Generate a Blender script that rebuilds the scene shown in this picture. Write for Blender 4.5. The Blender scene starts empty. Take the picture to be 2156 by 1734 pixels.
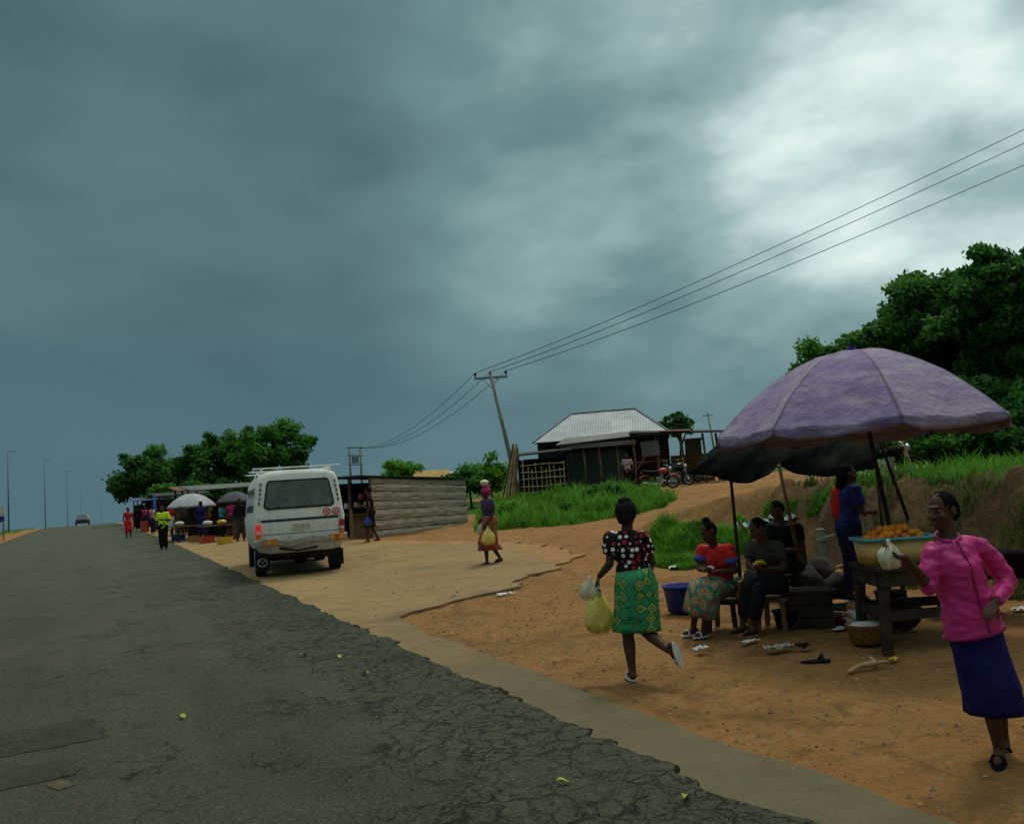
import bpy, bmesh, math, random
import numpy as np
from mathutils import Vector, Matrix, noise
random.seed(7); rng=np.random.default_rng(7)
scene=bpy.context.scene; COL=scene.collection
V=Vector; rad=math.radians; pi=math.pi
# ------------------------------------------------------------ camera
FPX=31/36*2156; YAW=rad(26); PIT=rad(5.38); ROL=rad(4.0)
CAM=V((0,0,1.85))
HF=V((math.sin(YAW),math.cos(YAW),0))
F=V((math.sin(YAW)*math.cos(PIT),math.cos(YAW)*math.cos(PIT),math.sin(PIT)))
R0=V((math.cos(YAW),-math.sin(YAW),0)); U0=R0.cross(F)
RC=R0*math.cos(ROL)-U0*math.sin(ROL); UC=U0*math.cos(ROL)+R0*math.sin(ROL)
cd=bpy.data.cameras.new('camera'); cam=bpy.data.objects.new('camera',cd); COL.objects.link(cam)
cd.lens=31; cd.sensor_width=36; cd.sensor_fit='HORIZONTAL'; cd.clip_start=.05; cd.clip_end=6000
m3=Matrix((RC,UC,-F)).transposed(); cam.matrix_world=Matrix.Translation(CAM)@m3.to_4x4()
scene.camera=cam
def ray(px,py): return (F*FPX+RC*(px-1078)+UC*(866.4-py)).normalized()
def U(px,py,D):
    r=ray(px,py); return CAM+r*(D/r.dot(HF))
def ss(a,b,x):
    t=min(max((x-a)/(b-a),0),1); return t*t*(3-2*t)
YP=[-60,5,18,45,90,125,160,250,400,3000]; ZP=[0,0,.28,.86,1.5,1.8,1.7,0,-4,-6]
def zt(x,y):
    z=float(np.interp(y,YP,ZP))+.02*min(max(x,0),30)
    if x>30: z+=.03*(min(x,220)-30)
    if x>6:
        w=ss(12,20,y); n=.5*noise.noise((y*.35,3.1,0))+.2*noise.noise((y*1.3,7,0))
        z+=ss(9.9+n,11.3+n,x)*1.3*(1-w)+ss(8,26,x)*.62*w
    return z
def gp(x,y): return V((x,y,zt(x,y)))
def G(px,py):
    r=ray(px,py); a=1.5; b=None
    t=1.5
    while t<500:
        p=CAM+r*t
        if p.z<=zt(p.x,p.y): b=t; break
        a=t; t*=1.02
    if b is None: p=CAM+r*120; return gp(p.x,p.y)
    for _ in range(30):
        m=(a+b)/2; p=CAM+r*m
        if p.z<=zt(p.x,p.y): b=m
        else: a=m
    p=CAM+r*b; return gp(p.x,p.y)
def dep(p): return (p-CAM).dot(HF)
# ------------------------------------------------------------ materials
def nmat(name):
    m=bpy.data.materials.new(name); m.use_nodes=True; nt=m.node_tree
    return m,nt,nt.nodes['Principled BSDF']
def N(nt,t,**kw):
    n=nt.nodes.new(t)
    for k,v in kw.items(): setattr(n,k,v)
    return n
def mixc(nt,fac,a,b,blend='MIX'):
    n=N(nt,'ShaderNodeMix',data_type='RGBA',blend_type=blend)
    for i,v in ((0,fac),(6,a),(7,b)):
        if hasattr(v,'is_linked') or hasattr(v,'links'): nt.links.new(v,n.inputs[i])
        elif i==0: n.inputs[0].default_value=v
        else: n.inputs[i].default_value=(*v[:3],1)
    return n.outputs[2]
def mth(nt,op,a,b=None,clamp=False):
    n=N(nt,'ShaderNodeMath',operation=op,use_clamp=clamp)
    for i,v in ((0,a),(1,b)):
        if v is None: continue
        if hasattr(v,'links'): nt.links.new(v,n.inputs[i])
        else: n.inputs[i].default_value=v
    return n.outputs[0]
def mapr(nt,v,a,b,c=0,d=1):
    n=N(nt,'ShaderNodeMapRange',clamp=True); nt.links.new(v,n.inputs[0])
    for i,x in enumerate((a,b,c,d)): n.inputs[i+1].default_value=x
    return n.outputs[0]
def noi(nt,vec,scale,detail=4,rough=.55,dist=0):
    n=N(nt,'ShaderNodeTexNoise'); nt.links.new(vec,n.inputs['Vector'])
    n.inputs['Scale'].default_value=scale; n.inputs['Detail'].default_value=detail
    n.inputs['Roughness'].default_value=rough; n.inputs['Distortion'].default_value=dist
    return n.outputs['Fac']
def voro(nt,vec,scale,feature='F1',metric='EUCLIDEAN',rnd=1,out='Distance'):
    n=N(nt,'ShaderNodeTexVoronoi',feature=feature)
    if feature!='DISTANCE_TO_EDGE': n.distance=metric
    nt.links.new(vec,n.inputs['Vector']); n.inputs['Scale'].default_value=scale; n.inputs['Randomness'].default_value=rnd
    return n.outputs[out]
def ocoord(nt,scale=None):
    c=N(nt,'ShaderNodeTexCoord').outputs['Object']
    if scale:
        mp=N(nt,'ShaderNodeMapping'); mp.inputs['Scale'].default_value=scale; nt.links.new(c,mp.inputs['Vector']); return mp.outputs[0]
    return c
def bumpn(nt,b,h,strength,dist=.01):
    n=N(nt,'ShaderNodeBump'); n.inputs['Strength'].default_value=strength; n.inputs['Distance'].default_value=dist
    nt.links.new(h,n.inputs['Height']); nt.links.new(n.outputs[0],b.inputs['Normal'])
def setspec(b,v): b.inputs['Specular IOR Level'].default_value=v
def M(name,c,rough=.8,var=.3,scale=6,bump=.25,bs=50,c2=None,metal=0,spec=.25,stretch=None,alpha=1,emit=0):
    m,nt,b=nmat(name); co=ocoord(nt,stretch)
    n=noi(nt,co,scale,5,.65); n=mapr(nt,n,.32,.68)
    a=tuple(x*(1-var) for x in c); d=c2 if c2 else tuple(min(x*(1+var),1) for x in c)
    col=mixc(nt,n,a,d); nt.links.new(col,b.inputs['Base Color'])
    b.inputs['Roughness'].default_value=rough; b.inputs['Metallic'].default_value=metal; setspec(b,spec)
    if bump: bumpn(nt,b,noi(nt,co,bs,4,.7),bump,.006)
    if alpha<1: b.inputs['Alpha'].default_value=alpha
    if emit: nt.links.new(col,b.inputs['Emission Color']); b.inputs['Emission Strength'].default_value=emit
    return m
def printm(name,cols,scale,metric='MANHATTAN',rnd=.35,rough=.85):
    m,nt,b=nmat(name); co=ocoord(nt)
    d=voro(nt,co,scale,'F1',metric,rnd)
    r=N(nt,'ShaderNodeValToRGB'); r.color_ramp.interpolation='CONSTANT'
    e=r.color_ramp.elements; n=len(cols)
    e[0].position=0; e[0].color=(*cols[0],1); e[1].position=.95*(n-1)/n; e[1].color=(*cols[-1],1)
    for i in range(1,n-1):
        x=e.new(.95*i/n); x.color=(*cols[i],1)
    nt.links.new(d,r.inputs[0])
    nn=mapr(nt,noi(nt,co,5,3),.3,.7,.6,1.15)
    cc=mixc(nt,1,r.outputs[0],nn,'MULTIPLY'); nt.links.new(cc,b.inputs['Base Color'])
    b.inputs['Roughness'].default_value=rough; setspec(b,.15)
    bumpn(nt,b,noi(nt,co,30,3),.3,.01)
    return m
def polkam():
    m,nt,b=nmat('polka_dot_cloth'); co=ocoord(nt)
    vn=N(nt,'ShaderNodeTexVoronoi'); nt.links.new(co,vn.inputs['Vector']); vn.inputs['Scale'].default_value=19; vn.inputs['Randomness'].default_value=.5
    dot=mapr(nt,vn.outputs['Distance'],.36,.40,1,0)
    sep=N(nt,'ShaderNodeSeparateColor'); nt.links.new(vn.outputs['Color'],sep.inputs[0])
    isr=mth(nt,'GREATER_THAN',sep.outputs[0],.62)
    c=mixc(nt,isr,(.75,.69,.65),(.50,.02,.03)); c=mixc(nt,dot,(.012,.008,.01),c)
    nt.links.new(c,b.inputs['Base Color']); b.inputs['Roughness'].default_value=.85; setspec(b,.15)
    bumpn(nt,b,noi(nt,co,25,3),.3,.01); return m
def foliagem(name,dark,light,trans=.38):
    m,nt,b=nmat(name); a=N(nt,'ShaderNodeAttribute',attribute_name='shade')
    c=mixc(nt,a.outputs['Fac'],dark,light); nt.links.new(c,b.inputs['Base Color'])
    b.inputs['Roughness'].default_value=.6; setspec(b,.2)
    t=N(nt,'ShaderNodeBsdfTranslucent'); nt.links.new(c,t.inputs[0])
    mx=N(nt,'ShaderNodeMixShader'); mx.inputs[0].default_value=trans
    nt.links.new(b.outputs[0],mx.inputs[1]); nt.links.new(t.outputs[0],mx.inputs[2])
    nt.links.new(mx.outputs[0],nt.nodes['Material Output'].inputs[0]); return m
def corrug(name,c,c2,freq=40,axis=0,rough=.6,metal=.1,bump=.35,panel=1.1):
    m,nt,b=nmat(name); co=ocoord(nt)
    sx=N(nt,'ShaderNodeSeparateXYZ'); nt.links.new(co,sx.inputs[0])
    w=mth(nt,'SINE',mth(nt,'MULTIPLY',sx.outputs[axis],freq))
    pn=N(nt,'ShaderNodeTexWhiteNoise',noise_dimensions='2D'); cb=N(nt,'ShaderNodeCombineXYZ')
    nt.links.new(mth(nt,'FLOOR',mth(nt,'DIVIDE',sx.outputs[axis],panel)),cb.inputs[0]); nt.links.new(mth(nt,'FLOOR',mth(nt,'DIVIDE',sx.outputs[2],.75)),cb.inputs[1]); nt.links.new(cb.outputs[0],pn.inputs[0])
    n=mapr(nt,noi(nt,co,1.5,5,.7),.35,.65); f=mth(nt,'ADD',mth(nt,'MULTIPLY',n,.5),mth(nt,'MULTIPLY',pn.outputs['Value'],.5))
    col=mixc(nt,f,c,c2); nt.links.new(col,b.inputs['Base Color'])
    b.inputs['Roughness'].default_value=rough; b.inputs['Metallic'].default_value=metal
    bumpn(nt,b,w,bump,.02); return m
SKIN=M('dark_skin',(.080,.036,.020),.58,.2,8,.1,80,spec=.22)
BLACK=M('black_cloth',(.012,.012,.014),.9,spec=.1)
HAIR=M('black_hair',(.007,.006,.006),.95,.3,30,.4,90,spec=.05)
PINK=M('pink_nylon',(.54,.022,.185),.35,.25,5,.8,13,spec=.42)
PINKD=M('pink_seam',(.28,.011,.095),.6)
NAVY=M('navy_cloth',(.014,.013,.105),.85,.3,5,.3,30,spec=.12)
POLKA=polkam()
GREENP=printm('green_yellow_print',[(.52,.44,.03),(.03,.25,.15),(.38,.40,.04),(.015,.18,.08),(.05,.30,.13)],9.5)
REDP=printm('red_green_print',[(.50,.05,.03),(.40,.23,.07),(.06,.15,.07),(.40,.03,.03)],10)
FLORAL=printm('orange_teal_floral',[(.42,.12,.05),(.36,.26,.13),(.05,.20,.16),(.30,.08,.05)],11,'EUCLIDEAN',.9)
BLUEP=printm('dark_blue_print',[(.03,.035,.12),(.11,.05,.10),(.02,.03,.09)],16,'EUCLIDEAN',.9)
RED=M('red_cloth',(.56,.022,.018),.8); BLUE=M('blue_cloth',(.03,.07,.38),.8); DBLUE=M('dark_blue_cloth',(.018,.028,.16),.85)
WHITEC=M('white_cloth',(.6,.6,.58),.8); EYEW=M('eye_white',(.15,.125,.11),.5,.1); GREYC=M('grey_brown_cloth',(.045,.04,.032),.9)
VEST=M('yellow_green_vest',(.65,.92,.02),.7,.15); PALEP=M('pale_pink_shirt',(.45,.30,.30),.8)
MAG=M('magenta_scarf',(.45,.02,.14),.8)
YBAG=M('yellow_plastic',(.72,.57,.12),.35,.2,12,.7,22,spec=.5); CBAG=M('clear_plastic',(.62,.58,.42),.3,.2,14,.8,26,spec=.6,alpha=.75)
WOODG=M('weathered_grey_wood',(.20,.185,.15),.9,.5,5,.5,30,stretch=(.5,.5,6)); WOODB=M('brown_wood',(.18,.11,.055),.85,.4,5,.5,30)
WOODD=M('dark_wood',(.040,.031,.022),.9,.4,6,.5,30,spec=.1); WOODP=M('pale_plank_wood',(.42,.29,.13),.85,.35,5,.3,30); BAMBOO=M('bamboo',(.52,.41,.16),.7,.3,6)
PLANKD=M('pale_weathered_plank',(.45,.40,.30),.92,.55,4,.6,22,stretch=(.6,1,5))
METALG=M('grey_metal',(.25,.26,.26),.5,.25,5,.1,40,metal=.6); RUST=M('rusty_metal',(.13,.06,.035),.85,.5,8)
RUBBER=M('black_rubber',(.012,.012,.012),.8); CHROME=M('dull_chrome',(.5,.5,.5),.3,.15,5,0,metal=.9)
BLUEPL=M('blue_plastic',(.012,.045,.28),.4,.2,5,.1,spec=.5); TEALPL=M('teal_plastic',(.04,.32,.38),.4,.2,5,.1,spec=.5)
AMBER=M('amber_plastic',(.85,.46,.09),.35,.25,5,.15,20,c2=(.75,.55,.20),spec=.5); BUN=M('fried_dough',(.85,.26,.02),.6,.3,12,.5,60)
REDPL=M('red_plastic',(.50,.05,.02),.4,.2,spec=.5); YELPL=M('yellow_plastic_can',(.62,.38,.02),.4,.2,spec=.5)
STRAW=M('straw_basket',(.32,.20,.07),.85,.4,30); PAPER=M('white_paper',(.62,.62,.62),.7,.15); CONC=M('concrete_pole',(.22,.21,.19),.9)
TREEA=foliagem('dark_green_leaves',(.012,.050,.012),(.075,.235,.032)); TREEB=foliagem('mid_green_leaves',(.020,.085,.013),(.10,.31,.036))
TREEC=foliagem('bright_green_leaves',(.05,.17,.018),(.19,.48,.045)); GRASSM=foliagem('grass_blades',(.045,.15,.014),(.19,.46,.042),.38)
BARK=M('bark',(.06,.045,.03),.95,.4,8,.6,20)
# ------------------------------------------------------------ mesh building
def tag(o,label=None,cat=None,group=None,kind=None):
    if label: o['label']=label
    if cat: o['category']=cat
    if group: o['group']=group
    if kind: o['kind']=kind
    return o
def empty(name,loc,rz=0,label=None,cat=None,group=None):
    o=bpy.data.objects.new(name,None); COL.objects.link(o); o.location=loc; o.rotation_euler=(0,0,rz); o.empty_display_size=.2
    return tag(o,label,cat,group)
def mobj(name,me,mat,parent=None):
    if mat is not None and not me.materials: me.materials.append(mat)
    o=bpy.data.objects.new(name,me); COL.objects.link(o)
    if parent: o.parent=parent
    return o
def frame_of(d,ref=None):
    d=d.normalized()
    if ref is None: ref=V((0,0,1)) if abs(d.z)<.9 else V((1,0,0))
    a=(ref-d*ref.dot(d)).normalized(); return a,d.cross(a)
class MB:
    def __init__(s,off=None): s.bm=bmesh.new(); s.off=off
    def loft(s,rings,ca=True,cb=True,closed=True):
        R=[[s.bm.verts.new(p) for p in r] for r in rings]
        for a,b in zip(R,R[1:]):
            n=len(a)
            for i in range(n if closed else n-1):
                j=(i+1)%n; s.bm.faces.new((a[i],a[j],b[j],b[i]))
        if ca: s.bm.faces.new(R[0])
        if cb: s.bm.faces.new(R[-1][::-1])
        return R
    def tube(s,pts,r,n=8,ca=True,cb=True):
        pts=[V(p) for p in pts]; k=len(pts)
        if not isinstance(r,(list,tuple)): r=[r]*k
        rings=[]; a=None
        for i,p in enumerate(pts):
            d=(pts[min(i+1,k-1)]-pts[max(i-1,0)]); a,b=frame_of(d,a)
            rings.append([p+(a*math.cos(t)+b*math.sin(t))*r[i] for t in [2*pi*j/n for j in range(n)]])
        return s.loft(rings,ca,cb)
    def cap(s,p,q,r0,r1,n=12):
        p=V(p); q=V(q); d=q-p
        if d.length<1e-5: return s.ell(p,(r0,r0,r0))
        d.normalize(); a,b=frame_of(d); rings=[]
        for c,r,ang in [(p,r0,x) for x in (-80,-50,-22)]+[(p,r0,0),(q,r1,0)]+[(q,r1,x) for x in (22,50,80)]:
            t=rad(ang); rr=r*math.cos(t); cc=c+d*(r*math.sin(t))
            rings.append([cc+(a*math.cos(x)+b*math.sin(x))*rr for x in [2*pi*j/n for j in range(n)]])
        s.loft(rings)
    def ell(s,c,r,rot=None,n=16,m=10):
        c=V(c); rings=[]
        for i in range(m+1):
            t=rad(-84+168*i/m); ring=[]
            for j in range(n):
                x=2*pi*j/n; v=V((r[0]*math.cos(t)*math.cos(x),r[1]*math.cos(t)*math.sin(x),r[2]*math.sin(t)))
                ring.append(c+(rot@v if rot else v))
            rings.append(ring)
        s.loft(rings)
    def box(s,c,size,rot=None):
        c=V(c); hx,hy,hz=[x/2 for x in size]; P=[]
        for z in (-hz,hz):
            P.append([c+(rot@V(v) if rot else V(v)) for v in ((-hx,-hy,z),(hx,-hy,z),(hx,hy,z),(-hx,hy,z))])
        s.loft(P)
    def bar(s,p,q,w,h,ref=None):
        p=V(p); q=V(q); a,b=frame_of(q-p,ref)
        s.loft([[c+a*(h/2*i)+b*(w/2*j) for i,j in ((-1,-1),(1,-1),(1,1),(-1,1))] for c in (p,q)])
    def lathe(s,prof,c,ax=V((0,0,1)),n=20,ca=True,cb=True):
        c=V(c); a,b=frame_of(V(ax)); d=V(ax).normalized()
        s.loft([[c+d*z+(a*math.cos(t)+b*math.sin(t))*r for t in [2*pi*j/n for j in range(n)]] for r,z in prof],ca,cb)
    def quad(s,*ps): s.bm.faces.new([s.bm.verts.new(p) for p in ps])
    def sheet(s,fn,nu,nv):
        g=[[s.bm.verts.new(fn(i/nu,j/nv)) for j in range(nv+1)] for i in range(nu+1)]
        for i in range(nu):
            for j in range(nv): s.bm.faces.new((g[i][j],g[i+1][j],g[i+1][j+1],g[i][j+1]))
    def mesh(s,name):
        if s.off is not None:
            for v in s.bm.verts: v.co-=s.off
        bmesh.ops.recalc_face_normals(s.bm,faces=s.bm.faces)
        me=bpy.data.meshes.new(name); s.bm.to_mesh(me); s.bm.free(); return me
    def build(s,name,mat,parent=None,smooth=False,bevel=0,solid=0):
        me=s.mesh(name)
        if smooth:
            for p in me.polygons: p.use_smooth=True
        o=mobj(name,me,mat,parent)
        if solid:
            md=o.modifiers.new('s','SOLIDIFY'); md.thickness=solid
        if bevel:
            md=o.modifiers.new('b','BEVEL'); md.width=bevel; md.segments=2; md.limit_method='ANGLE'
        return o
    def blob(s,name,mat,parent=None,vox=.01,sm=2,disp=None):
        me=s.mesh(name); o=bpy.data.objects.new(name,me); COL.objects.link(o)
        r=o.modifiers.new('r','REMESH'); r.mode='VOXEL'; r.voxel_size=vox
        q=o.modifiers.new('q','SMOOTH'); q.factor=.5; q.iterations=sm
        bpy.context.view_layer.update()
        dg=bpy.context.evaluated_depsgraph_get(); m2=bpy.data.meshes.new_from_object(o.evaluated_get(dg))
        bpy.data.objects.remove(o); bpy.data.meshes.remove(me); m2.name=name
        if disp:
            nm=[v.normal.copy() for v in m2.vertices]
            for v,n in zip(m2.vertices,nm): v.co+=n*disp(v.co)
        for p in m2.polygons: p.use_smooth=True
        m2.materials.clear()
        return mobj(name,m2,mat,parent)
def pymesh(name,verts,faces,mat,parent=None,shade=None,smooth=False):
    me=bpy.data.meshes.new(name); me.from_pydata(verts,[],faces); me.update()
    if shade is not None:
        a=me.attributes.new('shade','FLOAT','POINT'); a.data.foreach_set('value',np.asarray(shade,dtype=np.float32))
    if smooth:
        for p in me.polygons: p.use_smooth=True
    return mobj(name,me,mat,parent)
# ------------------------------------------------------------ world and sun
w=bpy.data.worlds.new('World'); scene.world=w; w.use_nodes=True; nt=w.node_tree; bg=nt.nodes['Background']
SDIR=ray(1870,370)
sunaz=math.atan2(SDIR.x,SDIR.y); sunel=rad(60)
sky=N(nt,'ShaderNodeTexSky',sky_type='NISHITA'); sky.sun_disc=False; sky.sun_elevation=sunel; sky.sun_rotation=sunaz
skc=mixc(nt,1,sky.outputs[0],(.05,.05,.05),'MULTIPLY')
gd=N(nt,'ShaderNodeTexCoord').outputs['Generated']
sx=N(nt,'ShaderNodeSeparateXYZ'); nt.links.new(gd,sx.inputs[0])
mp=N(nt,'ShaderNodeMapping'); mp.inputs['Scale'].default_value=(1,1,2.1); mp.inputs['Rotation'].default_value=(.12,-.22,.3); mp.inputs['Location'].default_value=(3.1,.4,1.7); nt.links.new(gd,mp.inputs['Vector'])
n1=noi(nt,mp.outputs[0],2.3,3,.45,.05); n2=noi(nt,mp.outputs[0],5.0,6,.52,.06)
dt=N(nt,'ShaderNodeVectorMath',operation='DOT_PRODUCT'); nt.links.new(gd,dt.inputs[0]); dt.inputs[1].default_value=SDIR
g1=mth(nt,'POWER',mapr(nt,dt.outputs['Value'],.74,1.0),2.1)
g2_=mth(nt,'POWER',mapr(nt,dt.outputs['Value'],.968,1.0),1.3)
bb=mth(nt,'ADD',mth(nt,'ADD',mth(nt,'MULTIPLY',g1,.33),mth(nt,'MULTIPLY',g2_,.22)),.235)
bb=mth(nt,'ADD',bb,mth(nt,'MULTIPLY',mth(nt,'SUBTRACT',n1,.5),mapr(nt,dt.outputs['Value'],.7,.98,.50,.68)))
bb=mth(nt,'ADD',bb,mth(nt,'MULTIPLY',mth(nt,'SUBTRACT',n2,.5),mapr(nt,dt.outputs['Value'],.82,.99,.18,.85)))
bb=mth(nt,'ADD',bb,mapr(nt,sx.outputs[2],.54,.9,0,.80))  # sky overhead, out of frame, brightened to add fill light
bb=mth(nt,'ADD',bb,mapr(nt,sx.outputs[2],.12,.45,0,.08))
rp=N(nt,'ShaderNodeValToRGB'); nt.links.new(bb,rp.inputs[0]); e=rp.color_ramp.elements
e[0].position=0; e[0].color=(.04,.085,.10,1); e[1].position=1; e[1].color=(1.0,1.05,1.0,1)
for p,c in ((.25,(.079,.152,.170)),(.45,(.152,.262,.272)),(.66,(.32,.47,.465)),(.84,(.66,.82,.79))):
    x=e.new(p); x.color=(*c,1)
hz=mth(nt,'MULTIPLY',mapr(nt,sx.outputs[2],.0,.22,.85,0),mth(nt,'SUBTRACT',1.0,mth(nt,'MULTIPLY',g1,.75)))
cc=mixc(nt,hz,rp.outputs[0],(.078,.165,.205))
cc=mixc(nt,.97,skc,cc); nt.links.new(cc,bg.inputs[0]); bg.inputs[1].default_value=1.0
sl=bpy.data.lights.new('sun','SUN'); sl.energy=1.5; sl.angle=rad(14); sl.color=(1,.92,.77)
so=bpy.data.objects.new('sun',sl); COL.objects.link(so)
sv=V((math.sin(sunaz)*math.cos(sunel),math.cos(sunaz)*math.cos(sunel),math.sin(sunel)))
so.rotation_euler=(-sv).to_track_quat('-Z','Y').to_euler()
scene.view_settings.view_transform='Standard'
# ------------------------------------------------------------ ground
def inpoly(x,y,P):
    c=False; j=len(P)-1
    for i in range(len(P)):
        a,b=P[i],P[j]
        if (a[1]>y)!=(b[1]>y) and x<(b[0]-a[0])*(y-a[1])/(b[1]-a[1])+a[0]: c=not c
        j=i
    return c
def gpoly(pts): return [(p.x,p.y) for p in (G(*q) for q in pts)]
PA=gpoly([(1000,1117),(1060,1114),(1200,1104),(1320,1086),(1395,1068),(1425,1048),(1370,1036),(1240,1038),(1100,1046),(1010,1072)])
PB=gpoly([(1385,1194),(1362,1165),(1360,1128),(1420,1104),(1490,1100),(1560,1112),(1590,1135),(1520,1165),(1440,1197)])
PD=gpoly([(1560,1100),(1545,1085),(1640,1062),(1720,1040),(1800,1030),(1830,1040),(1740,1066),(1640,1090)])
PL=[(-60,-20),(-6.3,-20),(-6.6,70),(-7.5,200),(-60,200)]
PFAR=[(12,34),(13,60),(10,120),(14,300),(400,300),(400,30),(45,22),(40,30),(30,48),(20,48),(17,36)]
PFOR=[(19,15),(24,19),(33,30),(60,45),(400,150),(400,-60),(26,-60),(19,5)]
def bankx(y): return 11.5+.5*noise.noise((y*.35,3.1,0))
def gmask(x,y):
    if inpoly(x,y,PA) or inpoly(x,y,PB): return .85
    if inpoly(x,y,PD): return .5
    if inpoly(x,y,PL) or inpoly(x,y,PFAR) or inpoly(x,y,PFOR): return .9
    if x>bankx(y)+.1 and y<11.2+.25*(x-11): return 1
    return 0
RY=[0,11.6,12.1,12.5,13.1,13.5,14.3,15.0,16,18,22,28,36,48,60]; RX=[3.80,3.78,3.95,4.5,5.8,6.5,6.8,7.9,9.0,10,10.2,8.5,7,4.6,3.5]
def roadr(y): return 3.2+.12*noise.noise((y*1.3,0,5))+.08*noise.noise((y*6,1,5))
def layr(y):
    return float(np.interp(y,RY,RX))+.09*noise.noise((y*1.1,4,2))+.03*noise.noise((y*5,4,2))+ss(11.5,13,y)*(.5*noise.noise((y*1.9,9,2))+.14*noise.noise((y*6,9,4)))
xs=np.concatenate([[-1500,-800,-400,-200,-120,-80,-50,-35,-25,-18,-13,-10,-8,-6.5,-5.2],np.arange(-4.4,3,.8),np.arange(3,14,.12),np.arange(14,30,.4),np.arange(30,60,2.5),[64,72,85,105,140,200,300,500,900,1500]])
ys=np.concatenate([[-60,-30,-15,-8,-4,-1],np.arange(1,21,.12),np.arange(21,50,.4),np.arange(50,130,2.5),np.arange(130,300,10),[320,400,600,900,1500,2500]])
verts=[];grassv=[];darkv=[]
for y in ys:
    yy=float(y)
    for x in xs:
        xx=float(x); z=zt(xx,yy)
        if -4.5<xx<3.1: z-=.09
        elif xx>layr(yy)+.05 if 0<yy<60 else True:
            if 2<xx<32 and 0<yy<50:
                z+=.05*noise.noise((xx*.8,yy*.8,0))+.022*noise.noise((xx*3,yy*3,2))-.012
                bk=ss(9.5,10.4,xx)*(1-ss(11.6,12.4,xx))*(1-ss(11,14,yy))
                if bk>0: z+=bk*(.26*noise.noise((xx*1.3,yy*1.6,5))+.16*noise.noise((xx*3,yy*4.5,8))+.09*noise.noise((xx*7,yy*9,8)))
        verts.append((xx,yy,z)); grassv.append(gmask(xx,yy))
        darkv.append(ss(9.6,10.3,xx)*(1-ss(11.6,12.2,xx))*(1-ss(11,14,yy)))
nx=len(xs); faces=[(j*nx+i,j*nx+i+1,(j+1)*nx+i+1,(j+1)*nx+i) for j in range(len(ys)-1) for i in range(nx-1)]
def dirtcol(nt,co):
    big=mapr(nt,noi(nt,co,.35,5,.6,.4),.35,.65); mid=mapr(nt,noi(nt,co,1.6,6,.65,.3),.35,.65); fine=noi(nt,co,14,6,.75)
    c=mixc(nt,big,(.40,.188,.058),(.285,.160,.060)); c=mixc(nt,mth(nt,'MULTIPLY',mid,.75),c,(.46,.245,.088))
    c=mixc(nt,mapr(nt,noi(nt,co,3.2,5,.7,.6),.51,.71,0,.8),c,(.12,.066,.027))
    c=mixc(nt,mapr(nt,noi(nt,co,.8,4,.6,.8),.53,.70,0,.7),c,(.15,.084,.034))
    c=mixc(nt,mapr(nt,fine,.35,.7,0,.5),c,(.16,.092,.040)); return c,mid,fine
def groundm():
    m,nt,b=nmat('red_brown_dirt'); co=ocoord(nt); c,mid,fine=dirtcol(nt,co)
    st=voro(nt,co,22); c=mixc(nt,mapr(nt,st,.0,.14,.4,0),c,(.38,.29,.19))
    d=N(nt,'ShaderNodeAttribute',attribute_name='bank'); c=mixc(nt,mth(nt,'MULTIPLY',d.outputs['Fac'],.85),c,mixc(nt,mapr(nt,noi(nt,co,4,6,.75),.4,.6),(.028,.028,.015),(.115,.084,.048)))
    g=N(nt,'ShaderNodeAttribute',attribute_name='shade')
    gf=mapr(nt,mth(nt,'ADD',g.outputs['Fac'],mth(nt,'MULTIPLY',mth(nt,'SUBTRACT',noi(nt,co,1.8,5,.7),.5),1.7)),.35,.65)
    c=mixc(nt,gf,c,mixc(nt,mid,(.03,.075,.014),(.08,.16,.028)))
    nt.links.new(c,b.inputs['Base Color']); b.inputs['Roughness'].default_value=.95; setspec(b,.1)
    h=mth(nt,'ADD',mth(nt,'MULTIPLY',noi(nt,co,5,8,.7),1.0),mth(nt,'MULTIPLY',fine,.6)); h=mth(nt,'ADD',h,mth(nt,'MULTIPLY',mapr(nt,st,0,.2,1,0),.35))
    bumpn(nt,b,h,1.0,.08); return m
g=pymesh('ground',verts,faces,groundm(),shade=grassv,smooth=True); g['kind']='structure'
a=g.data.attributes.new('bank','FLOAT','POINT'); a.data.foreach_set('value',np.asarray(darkv,dtype=np.float32))
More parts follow.
